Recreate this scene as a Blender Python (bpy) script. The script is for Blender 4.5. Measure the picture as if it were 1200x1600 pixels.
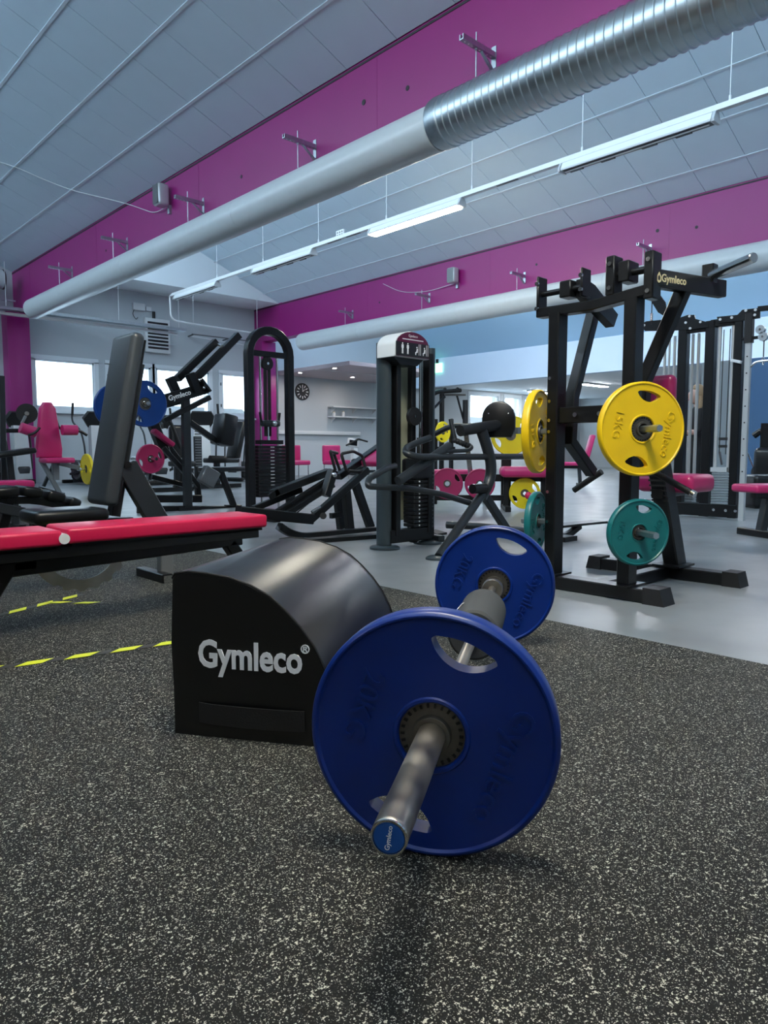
import bpy, bmesh, math, random
from mathutils import Vector, Matrix
random.seed(7)
for o in list(bpy.data.objects): bpy.data.objects.remove(o)
SC = bpy.context.scene
COL = SC.collection
R = math.radians

# ------------------------------------------------------------------ camera
F_PX, PITCH, CAM_H, YAW = 1120.0, math.atan(96/1120.0), 0.74, R(42.8)
cd = bpy.data.cameras.new('camera'); cam = bpy.data.objects.new('camera', cd); COL.objects.link(cam)
cd.sensor_fit = 'VERTICAL'; cd.sensor_height = 32.0; cd.lens = F_PX/1600.0*32.0
cd.clip_start = 0.02; cd.clip_end = 300
cam.location = (0, 0, CAM_H); cam.rotation_euler = (math.pi/2-PITCH, 0, -YAW)
SC.camera = cam

# ------------------------------------------------------------------ light
SC.view_settings.view_transform = 'Standard'; SC.view_settings.look = 'None'
SC.view_settings.gamma = 1.0; SC.view_settings.use_curve_mapping = False
SC.view_settings.exposure = 0.16
wd = bpy.data.worlds.new('daylight'); SC.world = wd; wd.use_nodes = True
bg = wd.node_tree.nodes['Background']
bg.inputs[0].default_value = (0.70, 0.87, 1.0, 1); bg.inputs[1].default_value = 5.8

def portal(name, loc, rot, sx, sy):
    l = bpy.data.lights.new(name, 'AREA'); l.shape = 'RECTANGLE'; l.size = sx; l.size_y = sy
    l.cycles.is_portal = True
    o = bpy.data.objects.new(name, l); COL.objects.link(o); o.location = loc; o.rotation_euler = rot
    return o

# roof lights above the beams and the window rows let the sky in
for bx, zz, hh in ((-1.25, 5.95, 2.3), (5.0, 5.95, 2.3), (11.25, 5.9, 2.3)):
    portal('roof_light_portal', (bx+0.2, 5.0, zz), (0, R(-90), 0), hh, 23.0)
portal('window_portal', (8.3, 17.44, 2.35), (R(-90), 0, 0), 6.4, 1.2)
portal('window_portal', (24.0, 17.44, 2.2), (R(-90), 0, 0), 7.6, 1.4)

# ------------------------------------------------------------------ materials
MATS = {}
def mat(name, col, rough=0.5, metal=0.0, noise=0.0, nscale=20.0, bump=0.0, bscale=200.0, coat=0.0, spec=0.5, rvar=0.0):
    m = bpy.data.materials.new(name); m.use_nodes = True
    nt = m.node_tree; N = nt.nodes; L = nt.links
    b = N['Principled BSDF']
    b.inputs['Base Color'].default_value = (*col, 1); b.inputs['Roughness'].default_value = rough
    b.inputs['Metallic'].default_value = metal; b.inputs['Specular IOR Level'].default_value = spec
    b.inputs['Coat Weight'].default_value = coat
    tc = N.new('ShaderNodeTexCoord')
    if noise or rvar:
        n = N.new('ShaderNodeTexNoise'); n.inputs['Scale'].default_value = nscale; n.inputs['Detail'].default_value = 5
        L.new(tc.outputs['Object'], n.inputs['Vector'])
        if noise:
            mx = N.new('ShaderNodeMix'); mx.data_type = 'RGBA'
            mx.inputs[6].default_value = (*[c*(1-noise) for c in col], 1)
            mx.inputs[7].default_value = (*[min(1, c*(1+noise)) for c in col], 1)
            L.new(n.outputs['Fac'], mx.inputs[0]); L.new(mx.outputs[2], b.inputs['Base Color'])
        if rvar:
            mr = N.new('ShaderNodeMapRange'); mr.inputs[3].default_value = rough-rvar; mr.inputs[4].default_value = rough+rvar
            mr.inputs[1].default_value = .3; mr.inputs[2].default_value = .7
            L.new(n.outputs['Fac'], mr.inputs[0]); L.new(mr.outputs[0], b.inputs['Roughness'])
    if bump:
        n2 = N.new('ShaderNodeTexNoise'); n2.inputs['Scale'].default_value = bscale; n2.inputs['Detail'].default_value = 3
        L.new(tc.outputs['Object'], n2.inputs['Vector'])
        bp = N.new('ShaderNodeBump'); bp.inputs['Strength'].default_value = bump; bp.inputs['Distance'].default_value = 0.004
        L.new(n2.outputs['Fac'], bp.inputs['Height']); L.new(bp.outputs[0], b.inputs['Normal'])
    MATS[name] = m
    return m

mat('ceiling', (.66, .775, .85), .8, noise=.03, nscale=3)
mat('ceiling_grid', (.62, .68, .73), .6)
mat('white_wall', (.50, .54, .565), .75, noise=.03, nscale=2)
mat('soffit', (.78, .82, .85), .7)
mat('sky_tinted_ceiling', (.46, .72, .95), .6, noise=.02, nscale=.6)  # pale ceiling; the blue of the sky light is put into its colour
mat('bulkhead', (.60, .72, .86), .6)
mat('magenta', (.30, .008, .158), .40, noise=.04, nscale=3)
mat('dark_line', (.03, .02, .03), .6)
mat('window_frame', (.74, .79, .82), .45)
mat('black_metal', (.0055, .006, .007), .32, noise=.2, nscale=30, spec=.42, rvar=.04)
mat('graphite_metal', (.016, .020, .024), .36, noise=.15, nscale=20, rvar=.05)
mat('slate_metal', (.034, .048, .056), .34, noise=.1, nscale=20, rvar=.05)
mat('grey_metal', (.22, .23, .24), .35, .4)
mat('black_rubber', (.008, .008, .009), .55, bump=.15)
mat('black_vinyl', (.005, .0055, .006), .30, bump=.025, bscale=16, rvar=.015, nscale=6)
mat('grey_vinyl', (.040, .049, .056), .36, bump=.04, bscale=20, rvar=.02, nscale=7)
mat('foam_grey', (.045, .048, .050), .75, bump=.2)
mat('red_vinyl', (.58, .010, .068), .34, noise=.08, nscale=8, bump=.06, bscale=60, rvar=.06)
mat('pink_vinyl', (.52, .022, .135), .34, noise=.08, nscale=8, bump=.06, bscale=60)
mat('plum_vinyl', (.32, .015, .095), .34, noise=.08, nscale=8)
mat('chrome', (.72, .72, .72), .16, 1.0, rvar=.05, nscale=25)
mat('steel', (.47, .44, .385), .38, 1.0, noise=.3, nscale=14, rvar=.1)
mat('zinc', (.56, .63, .66), .36, 1.0, noise=.16, nscale=7, rvar=.02)
mat('zinc_dull', (.45, .50, .53), .4, 1.0, noise=.2, nscale=30)
mat('duct_paint', (.60, .645, .665), .3, noise=.05, nscale=10, bump=.03, bscale=150)
mat('blue_plate', (.001, .022, .185), .34, noise=.25, nscale=6, rvar=.05, bump=.02, bscale=90)
mat('blue_plate_far', (.004, .045, .22), .35, noise=.1, nscale=8)
mat('yellow_plate', (.80, .52, .004), .42, noise=.1, nscale=8, bump=.05, bscale=90)
mat('hub_steel', (.15, .138, .12), .45, .85, noise=.3, nscale=30)
mat('lime_plate', (.80, .61, .006), .42, noise=.06, nscale=8)
mat('teal_plate', (.003, .125, .128), .38, noise=.2, nscale=14, rvar=.1, bump=.08, bscale=60)
mat('pink_plate', (.34, .015, .085), .4, noise=.12, nscale=14)
mat('white_plastic', (.70, .72, .73), .4)
mat('cream_panel', (.44, .46, .34), .35, noise=.08, nscale=4)
mat('silver_plastic', (.55, .57, .58), .32, .3)
mat('print_white', (.93, .93, .93), .5)
mat('strap_black', (.006, .006, .0065), .7, bump=.15)
mat('print_cream', (.72, .62, .36), .5)
mat('print_plum', (.11, .008, .045), .35)
mat('print_black', (.012, .012, .014), .35)
mat('print_blue', (.01, .09, .36), .35)
mat('tape_yellow', (.70, .76, .03), .45, noise=.1, nscale=60)
mat('tape_white', (.75, .76, .76), .5)
mat('tape_black', (.016, .016, .017), .5)
mat('skin', (.60, .36, .28), .5)
mat('hair', (.34, .22, .12), .5, noise=.4, nscale=60)
mat('black_cloth', (.010, .010, .012), .85)
mat('mirror_blue', (.11, .22, .40), .18, .3)
mat('grey_partition', (.20, .235, .26), .5)
mat('screen', (.012, .014, .018), .12)
mat('rod_silver', (.55, .57, .58), .28, .35, noise=.04, nscale=4)
mat('canopy', (.50, .42, .44), .7)
mat('plate_grey', (.16, .165, .17), .35, .6)
mat('exterior', (.62, .68, .74), .9)

def emis(name, col, s):
    m = bpy.data.materials.new(name); m.use_nodes = True
    b = m.node_tree.nodes['Principled BSDF']; b.inputs['Base Color'].default_value = (*col, 1)
    b.inputs['Emission Color'].default_value = (*col, 1); b.inputs['Emission Strength'].default_value = s
    MATS[name] = m
emis('tube_light', (1.0, .93, .76), 105.0)
emis('tube_light_cool', (.93, .97, 1.0), 105.0)
emis('exit_light', (.35, 1.0, .62), 2.2)
emis('spot_light', (1.0, .90, .84), 420.0)
emis('tube_light_fill', (1.0, .95, .86), 45.0)  # for the fill lamps added behind the viewer
emis('tube_light_overhead', (1.0, .93, .76), 230.0)

def glass_mat():
    m = bpy.data.materials.new('glass'); m.use_nodes = True; nt = m.node_tree; N = nt.nodes; L = nt.links
    for n in list(N):
        if n.type == 'BSDF_PRINCIPLED': N.remove(n)
    t = N.new('ShaderNodeBsdfTransparent'); t.inputs[0].default_value = (.97, .99, 1, 1)
    g = N.new('ShaderNodeBsdfGlossy'); g.inputs['Roughness'].default_value = .03
    mx = N.new('ShaderNodeMixShader'); mx.inputs[0].default_value = .06
    L.new(t.outputs[0], mx.inputs[1]); L.new(g.outputs[0], mx.inputs[2])
    L.new(mx.outputs[0], N['Material Output'].inputs[0]); MATS['glass'] = m
glass_mat()

def rubber_floor_mat():
    m = bpy.data.materials.new('speckled_rubber'); m.use_nodes = True; nt = m.node_tree; N = nt.nodes; L = nt.links
    b = N['Principled BSDF']; b.inputs['Roughness'].default_value = .62; b.inputs['Specular IOR Level'].default_value = .16
    tc = N.new('ShaderNodeTexCoord')
    def speck(scale, lo, hi, off):
        mp = N.new('ShaderNodeMapping'); mp.inputs['Location'].default_value = off
        n = N.new('ShaderNodeTexNoise'); n.inputs['Scale'].default_value = scale; n.inputs['Detail'].default_value = 2.0
        n.inputs['Roughness'].default_value = .65
        r = N.new('ShaderNodeMapRange'); r.inputs[1].default_value = lo; r.inputs[2].default_value = hi
        L.new(tc.outputs['Object'], mp.inputs[0]); L.new(mp.outputs[0], n.inputs['Vector']); L.new(n.outputs['Fac'], r.inputs[0])
        return r.outputs[0]
    a = speck(180, .625, .645, (0, 0, 0)); c = speck(340, .622, .645, (3, 5, 0)); g = speck(210, .58, .66, (7, 1, 0))
    base = N.new('ShaderNodeMix'); base.data_type = 'RGBA'
    base.inputs[6].default_value = (.0062, .0065, .0063, 1); base.inputs[7].default_value = (.020, .0205, .0195, 1)
    L.new(g, base.inputs[0])
    m1 = N.new('ShaderNodeMix'); m1.data_type = 'RGBA'; m1.inputs[7].default_value = (.54, .52, .43, 1)
    L.new(a, m1.inputs[0]); L.new(base.outputs[2], m1.inputs[6])
    m2 = N.new('ShaderNodeMix'); m2.data_type = 'RGBA'; m2.inputs[7].default_value = (.40, .39, .33, 1)
    L.new(c, m2.inputs[0]); L.new(m1.outputs[2], m2.inputs[6])
    L.new(m2.outputs[2], b.inputs['Base Color'])
    bp = N.new('ShaderNodeBump'); bp.inputs['Strength'].default_value = .25; bp.inputs['Distance'].default_value = .002
    n = N.new('ShaderNodeTexNoise'); n.inputs['Scale'].default_value = 260; L.new(tc.outputs['Object'], n.inputs['Vector'])
    L.new(n.outputs['Fac'], bp.inputs['Height']); L.new(bp.outputs[0], b.inputs['Normal'])
    MATS['speckled_rubber'] = m
rubber_floor_mat()

def vinyl_floor_mat():
    m = bpy.data.materials.new('vinyl_floor'); m.use_nodes = True; nt = m.node_tree; N = nt.nodes; L = nt.links
    b = N['Principled BSDF']; tc = N.new('ShaderNodeTexCoord')
    n = N.new('ShaderNodeTexNoise'); n.inputs['Scale'].default_value = 1.1; n.inputs['Detail'].default_value = 6
    r = N.new('ShaderNodeValToRGB'); r.color_ramp.elements[0].color = (.168, .184, .196, 1); r.color_ramp.elements[1].color = (.23, .247, .26, 1)
    r.color_ramp.elements[0].position = .35; r.color_ramp.elements[1].position = .65
    L.new(tc.outputs['Object'], n.inputs['Vector']); L.new(n.outputs['Fac'], r.inputs[0]); L.new(r.outputs[0], b.inputs['Base Color'])
    n2 = N.new('ShaderNodeTexNoise'); n2.inputs['Scale'].default_value = 3.5; L.new(tc.outputs['Object'], n2.inputs['Vector'])
    mr = N.new('ShaderNodeMapRange'); mr.inputs[3].default_value = .24; mr.inputs[4].default_value = .42
    L.new(n2.outputs['Fac'], mr.inputs[0]); L.new(mr.outputs[0], b.inputs['Roughness'])
    MATS['vinyl_floor'] = m
vinyl_floor_mat()

# ------------------------------------------------------------------ helpers
CP, SP, CY, SY = math.cos(PITCH), math.sin(PITCH), math.cos(YAW), math.sin(YAW)
FW = Vector((SY*CP, CY*CP, -SP)); RT = Vector((CY, -SY, 0)); UP = RT.cross(FW); CAMV = Vector((0, 0, CAM_H))
def ray(px, py): return FW + RT*((px-600)/F_PX) - UP*((py-800)/F_PX)
def onz(px, py, z=0.0):
    d = ray(px, py); return CAMV + d*((z-CAM_H)/d.z)

class Bm:
    """collects shapes; build() links them as one mesh object"""
    def __init__(s): s.b = bmesh.new()
    def box(s, c, size, rot=None, bev=0.0, seg=2):
        r = bmesh.ops.create_cube(s.b, size=1.0); vs = r['verts']
        bmesh.ops.scale(s.b, vec=size, verts=vs)
        if bev:
            es = list({e for v in vs for e in v.link_edges})
            rr = bmesh.ops.bevel(s.b, geom=es, offset=bev, segments=seg, profile=.5, affect='EDGES')
            vs = list({v for f in rr['faces'] for v in f.verts} | {v for v in vs if v.is_valid})
        mt = Matrix.Translation(Vector(c))
        if rot is not None: mt = mt @ rot
        bmesh.ops.transform(s.b, matrix=mt, verts=vs); return s
    def span(s, lo, hi, bev=0.0, seg=2):
        c = [(a+b)/2 for a, b in zip(lo, hi)]; z = [abs(b-a) for a, b in zip(lo, hi)]
        return s.box(c, z, None, bev, seg)
    def sweep(s, pts, prof, fillet=0.0, fseg=5, up=None, closed=False):
        P = [Vector(p) for p in pts]; n = len(P)
        if fillet and n > 2:
            Q = []
            rng = range(n)
            for i in rng:
                if not closed and i in (0, n-1): Q.append(P[i]); continue
                a, b, c = P[i-1], P[i], P[(i+1) % n]
                u, v = (a-b), (c-b); k = min(fillet, u.length*.49, v.length*.49)
                u.normalize(); v.normalize()
                if abs(u.dot(v)) > .999: Q.append(b); continue
                p0, p2 = b+u*k, b+v*k
                for j in range(fseg+1):
                    t = j/fseg; Q.append(p0*(1-t)**2 + b*(2*t*(1-t)) + p2*t*t)
            P = Q; n = len(P)
        T = []
        for i in range(n):
            if closed: t = P[(i+1) % n]-P[i-1]
            elif i == 0: t = P[1]-P[0]
            elif i == n-1: t = P[-1]-P[-2]
            else: t = (P[i+1]-P[i]).normalized()+(P[i]-P[i-1]).normalized()
            T.append(t.normalized())
        U = Vector(up) if up is not None else (Vector((0, 0, 1)) if abs(T[0].z) < .9 else Vector((0, 1, 0)))
        rings = []
        side = T[0].cross(U).normalized()
        for i in range(n):
            side = (side - T[i]*side.dot(T[i]))
            if side.length < 1e-6: side = T[i].orthogonal()
            side.normalize(); upv = side.cross(T[i]).normalized()
            k = 1.0
            if 0 < i < n-1 or closed:
                a = (P[i]-P[i-1]).normalized(); k = 1/max(.5, T[i].dot(a))
            rings.append([s.b.verts.new(P[i]+side*x*k+upv*y) for x, y in prof])
        m = len(prof)
        for i in range(n if closed else n-1):
            A, B = rings[i], rings[(i+1) % n]
            for j in range(m): s.b.faces.new((A[j], A[(j+1) % m], B[(j+1) % m], B[j]))
        if not closed:
            s.b.faces.new(rings[0][::-1]); s.b.faces.new(rings[-1])
        return s
    def tube(s, pts, r, n=12, fillet=0.0, fseg=6, closed=False):
        return s.sweep(pts, [(r*math.cos(2*math.pi*i/n), r*math.sin(2*math.pi*i/n)) for i in range(n)], fillet, fseg, None, closed)
    def bar(s, pts, w, h, fillet=0.0, up=None, fseg=5):
        c = min(w, h)*.09; x, y = w/2, h/2
        return s.sweep(pts, [(-x+c, -y), (x-c, -y), (x, -y+c), (x, y-c), (x-c, y), (-x+c, y), (-x, y-c), (-x, -y+c)], fillet, fseg, up)
    def cyl(s, p, q, r, n=20, r2=None):
        p, q = Vector(p), Vector(q); d = q-p
        mt = Matrix.Translation((p+q)/2) @ d.to_track_quat('Z', 'Y').to_matrix().to_4x4()
        bmesh.ops.create_cone(s.b, cap_ends=True, segments=n, radius1=r, radius2=r if r2 is None else r2, depth=d.length, matrix=mt); return s
    def ball(s, c, r, sc=(1, 1, 1), n=12):
        mt = Matrix.Translation(Vector(c)) @ Matrix.Diagonal((*sc, 1))
        bmesh.ops.create_uvsphere(s.b, u_segments=n, v_segments=max(6, n//2+2), radius=r, matrix=mt); return s
    def lathe(s, prof, n=32, mt=None):
        rings = []
        for r, z in prof:
            if r < 1e-6: rings.append([s.b.verts.new((0, 0, z))])
            else: rings.append([s.b.verts.new((r*math.cos(2*math.pi*i/n), r*math.sin(2*math.pi*i/n), z)) for i in range(n)])
        vs = [v for g in rings for v in g]
        for A, B in zip(rings, rings[1:]):
            for i in range(n):
                j = (i+1) % n
                q = [A[i % len(A)], A[j % len(A)], B[j % len(B)], B[i % len(B)]]
                u = []
                for v in q:
                    if v not in u: u.append(v)
                if len(u) > 2: s.b.faces.new(u)
        if mt is not None: bmesh.ops.transform(s.b, matrix=mt, verts=vs)
        return s
    def prism(s, poly, t, mt=None, bev=0.0, holes=()):
        """flat shape in local XY, thickness t along +Z"""
        loops = [poly]+list(holes); es = []; vs = []
        for lp in loops:
            v = [s.b.verts.new((x, y, 0)) for x, y in lp]; vs += v
            es += [s.b.edges.new((v[i], v[(i+1) % len(v)])) for i in range(len(v))]
        if holes:
            g = bmesh.ops.triangle_fill(s.b, edges=es, use_beauty=True, normal=(0, 0, 1))['geom']
            fs = [f for f in g if isinstance(f, bmesh.types.BMFace)]
        else: fs = [s.b.faces.new(vs)]
        if fs[0].normal.z == 0: bmesh.ops.recalc_face_normals(s.b, faces=fs)
        ex = bmesh.ops.extrude_face_region(s.b, geom=fs)['geom']
        nv = [e for e in ex if isinstance(e, bmesh.types.BMVert)]
        bmesh.ops.translate(s.b, vec=(0, 0, t), verts=nv)
        allv = vs+nv
        if bev and not holes:
            top = list({e for v in nv for e in v.link_edges if all(w in nv for w in e.verts)})
            rr = bmesh.ops.bevel(s.b, geom=top, offset=bev, segments=2, profile=.5, affect='EDGES')
            allv = [v for v in allv if v.is_valid]+list({v for f in rr['faces'] for v in f.verts})
            allv = list(set(allv))
        if mt is not None: bmesh.ops.transform(s.b, matrix=mt, verts=allv)
        return s
    def mesh(s, name, m, sharp=38):
        bmesh.ops.recalc_face_normals(s.b, faces=s.b.faces[:])
        me = bpy.data.meshes.new(name); s.b.to_mesh(me); s.b.free()
        me.materials.append(MATS[m]); me.shade_smooth(); me.set_sharp_from_angle(angle=R(sharp)); return me
    def build(s, name, m, parent=None, sharp=38):
        o = bpy.data.objects.new(name, s.mesh(name, m, sharp)); COL.objects.link(o); o.parent = parent; return o

def link(name, me, parent=None, loc=(0, 0, 0), rot=(0, 0, 0)):
    o = bpy.data.objects.new(name, me); COL.objects.link(o); o.parent = parent; o.location = loc; o.rotation_euler = rot; return o
def tag(o, label, cat, group=None):
    o['label'] = label; o['category'] = cat
    if group: o['group'] = group
    return o
def thing(name, label, cat, loc=(0, 0, 0), rz=0.0, group=None):
    o = bpy.data.objects.new(name, None); COL.objects.link(o); o.empty_display_size = .1
    o.location = loc; o.rotation_euler = (0, 0, R(rz)); return tag(o, label, cat, group)
def struct(o): o['kind'] = 'structure'; return o
class Fr:
    """local frame of a thing (origin on the floor, turned by rz): reads where a line of sight meets a plane of the thing"""
    def __init__(s, loc, rz): s.o = Vector(loc); s.m = Matrix.Rotation(R(rz), 3, 'Z'); s.i = s.m.transposed()
    def _p(s, px, py, ax, v):
        c = s.i @ (CAMV-s.o); d = s.i @ ray(px, py); t = (v-c[ax])/d[ax]; return c+d*t
    def x(s, px, py, v): return s._p(px, py, 0, v)
    def y(s, px, py, v): return s._p(px, py, 1, v)
    def z(s, px, py, v): return s._p(px, py, 2, v)
def text(name, body, size, m, parent, mt, ext=.001, bold=0.0, shear=0.0, align='CENTER', sx=1.0):
    cu = bpy.data.curves.new(name, 'FONT'); cu.body = body; cu.size = size; cu.extrude = ext; cu.offset = bold
    cu.align_x = align; cu.align_y = 'CENTER'; cu.shear = shear; cu.resolution_u = 3
    t = bpy.data.objects.new(name, cu); COL.objects.link(t)
    me = bpy.data.meshes.new_from_object(t.evaluated_get(bpy.context.evaluated_depsgraph_get()))
    bpy.data.objects.remove(t); bpy.data.curves.remove(cu)
    me.transform(mt @ Matrix.Diagonal((sx, 1, 1, 1))); me.materials.clear(); me.materials.append(MATS[m]); me.name = name
    return link(name, me, parent)
def axes(o, x, y, z):
    """matrix whose columns are the given axes"""
    m = Matrix.Identity(4)
    for i, a in enumerate((x, y, z)):
        a = Vector(a).normalized()
        for j in range(3): m[j][i] = a[j]
    m.translation = Vector(o); return m
def copy_tree(o, parent=None):
    c = o.copy(); COL.objects.link(c); c.parent = parent
    for ch in o.children: copy_tree(ch, c)
    return c
# ------------------------------------------------------------------ the setting
X1, X2, X3, YW, YN, XB, XE = 5.0, 11.25, 17.5, 17.5, -7.0, -7.5, 28.0
ZT, ZB, SL = 4.64, 3.75, 0.40
struct(Bm().span((XB, YN, -.10), (XE, YW+.3, 0)).build('floor', 'vinyl_floor'))
struct(Bm().span((XB, YN, 0.0), (2.6, 8.6, .008)).build('floor_rubber', 'speckled_rubber'))

def zc(x, xb): return ZT+SL*(xb-x)
def ceiling(xb, name, rows, ys, off, ph):
    xa = xb-6.25
    s = Bm()
    s.prism([(xa+.0, zc(xa, xb)+.03), (xb, ZT+.03), (xb, ZT+.12), (xa, zc(xa, xb)+.12)], YW-YN, axes((0, YW, 0), (1, 0, 0), (0, 0, 1), (0, -1, 0)))
    c = struct(s.build(name, 'ceiling'))
    a = math.atan(SL); px, py = .715, .745
    tm = Bm().box((0, 0, 0), (px/math.cos(a)-.010, py-.008, .020)).mesh('tile', 'ceiling')
    for i in rows:
        x0 = xb-off-px*i   # upper edge of the row (towards the beam)
        xm = x0-px/2
        for k in ys:
            link('tile', tm, c, (xm, ph+py*(k+.5), zc(xm, xb)+.022), (0, a, 0))
        g = Bm().bar([(x0, YN, zc(x0, xb)+.012), (x0, YW, zc(x0, xb)+.012)], .034, .018, up=(SL, 0, 1))
        g.build('grid_bar', 'ceiling_grid', c)
    e = Bm().box((0, 0, 0), ((off-.02)/math.cos(a), py-.008, .020)).mesh('edge_tile', 'ceiling')
    for k in ys: link('edge_tile', e, c, (xb-off/2, ph+py*(k+.5), zc(xb-off/2, xb)+.022), (0, a, 0))
    return c
ceiling(X1, 'ceiling', range(0, 6), range(2, 22), .60, .735)
ceiling(X2, 'ceiling_middle', range(0, 7), range(2, 21), .48, .475)
struct(Bm().prism([(-7.5, 7.17), (-1.25, 4.67), (-1.25, 4.76), (-7.5, 7.26)], YW-YN, axes((0, YW, 0), (1, 0, 0), (0, 0, 1), (0, -1, 0))).build('ceiling_rear', 'ceiling'))
struct(Bm().prism([(X2, 7.14), (X3, ZB), (X3, ZB+.12), (X2, 7.26)], YW-YN, axes((0, YW, 0), (1, 0, 0), (0, 0, 1), (0, -1, 0))).build('ceiling_sky_tint', 'sky_tinted_ceiling'))
struct(Bm().span((X3, YN, 2.84), (X3+.25, YW, ZB+.12)).build('wall_bulkhead', 'bulkhead'))
struct(Bm().span((X3+.25, YN, 2.98), (XE, YW, 3.1)).build('ceiling_low', 'soffit'))
# beams; a dark strip stands for the shadow gap along their top edge
for n, xb in (('rear', -1.25), ('near', X1), ('far', X2)):
    b = struct(Bm().span((xb, YN, ZB), (xb+.3, YW, ZT+.05)).build('wall_beam_'+n, 'magenta'))
    Bm().span((xb-.006, YN, ZT-.022), (xb, YW, ZT)).build('joint', 'dark_line', b)
    for k in range(5):
        yj = 1.9+3.6*k
        Bm().span((xb-.002, yj, ZB+.01), (xb, yj+.012, ZT-.03)).build('panel_seam', 'magenta', b)
    for (yy, zz, r) in ((5.70, 4.25, .028), (5.07, 4.165, .024), (8.02, 4.15, .022), (12.3, 4.1, .02)):
        Bm().cyl((xb-.004, yy, zz), (xb+.01, yy, zz), r, 16).build('hole', 'dark_line', b)
    # roof-light strip over the beam; the far one is added to light its bay
    zt = 7.14 if n == 'far' else 7.18
    if True:
        w = struct(Bm().span((xb+.02, YN, ZT+.05), (xb+.12, YW, ZT+.14)).span((xb+.02, YN, zt-.12), (xb+.12, YW, zt)).build('window_roof_'+n, 'window_frame'))
        for k in range(13):
            yy = YN+.05+k*2.03
            Bm().span((xb+.03, yy-.04, ZT+.14), (xb+.11, yy+.04, zt-.12)).build('mullion', 'window_frame', w)
        Bm().span((xb+.06, YN, ZT+.14), (xb+.068, YW, zt-.12)).build('pane', 'glass', w)
# columns under the beams at the window wall
struct(Bm().span((4.74, 17.10, 0), (5.20, YW, ZB), .01).build('wall_column_near', 'magenta'))
struct(Bm().span((11.20, 17.05, 0), (11.65, YW, ZB), .01).build('wall_column_far', 'magenta'))
# window wall
WZ0, WZ1 = 1.72, 2.84
near_w = [(5.36, 6.74), (7.08, 8.16), (8.28, 9.80), (10.17, 11.10)]
far_w = [(20.52, 22.19), (22.62, 23.57), (23.9, 25.2), (25.5, 27.3)]
wl = Bm().span((XB, YW, 0), (XE, YW+.3, WZ0)).span((XB, YW, WZ1), (XE, YW+.3, 7.4))
xs = XB
for a, b in near_w+far_w:
    wl.span((xs, YW, WZ0), (a, YW+.3, WZ1)); xs = b
wl.span((xs, YW, WZ0), (XE, YW+.3, WZ1))
struct(wl.build('wall_window', 'white_wall'))
for i, (a, b) in enumerate(near_w+far_w):
    f = Bm(); t = .055; y0, y1 = YW-.03, YW+.10
    f.span((a-.09, y0, WZ1-.02), (b+.09, y1, WZ1+.08)).span((a-.09, y0, WZ0-.08), (b+.09, y1, WZ0+.02))
    f.span((a-.09, y0, WZ0), (a+.01, y1, WZ1)).span((b-.01, y0, WZ0), (b+.09, y1, WZ1))
    w = struct(f.build('window_%d' % (i+1), 'window_frame'))
    g = Bm(); g.span((a, y0+.03, WZ1-t), (b, y1, WZ1)).span((a, y0+.03, WZ0), (b, y1, WZ0+t)).span((a, y0+.03, WZ0), (a+t, y1, WZ1)).span((b-t, y0+.03, WZ0), (b, y1, WZ1))
    g.build('sash', 'window_frame', w)
    Bm().span((a+t, YW+.03, WZ0+t), (b-t, YW+.038, WZ1-t)).build('pane', 'glass', w)
    Bm().span((a-.1, YW-.10, WZ0-.12), (b+.1, YW, WZ0-.08)).build('sill', 'window_frame', w)
    if i in (1, 3):
        Bm().span((a-.05, y0-.02, 2.50), (a-.03, y0, 2.58)).build('hinge', 'graphite_metal', w)
        Bm().span((a-.05, y0-.02, 1.92), (a-.03, y0, 2.0)).build('hinge', 'graphite_metal', w)
# boxed soffit along the window wall
struct(Bm().prism([(X1+.3, ZT+.02), (X2, ZT+.02), (X2, ZT+.06), (X1+.3, zc(X1+.3, X2)+.04)], 1.2, axes((0, 17.5, 0), (1, 0, 0), (0, 0, 1), (0, -1, 0))).build('wall_soffit', 'soffit'))
# closing walls
struct(Bm().span((XB-.3, YN-.3, 0), (XE+.3, YN, 7.4)).build('wall_side', 'white_wall'))
struct(Bm().span((XB-.3, YN, 0), (XB, YW+.3, 7.4)).build('wall_rear', 'white_wall'))
struct(Bm().span((XE, YN, 0), (XE+.3, YW+.3, 3.2)).build('wall_far', 'white_wall'))
# canopy ceiling of the seating corner, ledge and its spots
cn = struct(Bm().prism([(11.95, 14.2), (15.1, 14.2), (16.4, YW), (11.95, YW)], .10, Matrix.Translation((0, 0, 2.92))).build('ceiling_canopy', 'canopy'))
Bm().span((11.95, 15.6, 2.915), (15.6, 15.64, 2.921)).build('joint', 'white_plastic', cn)
struct(Bm().span((11.66, YW-.10, 1.22), (15.1, YW, 1.33), .01).build('trim_1', 'white_plastic'))
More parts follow.
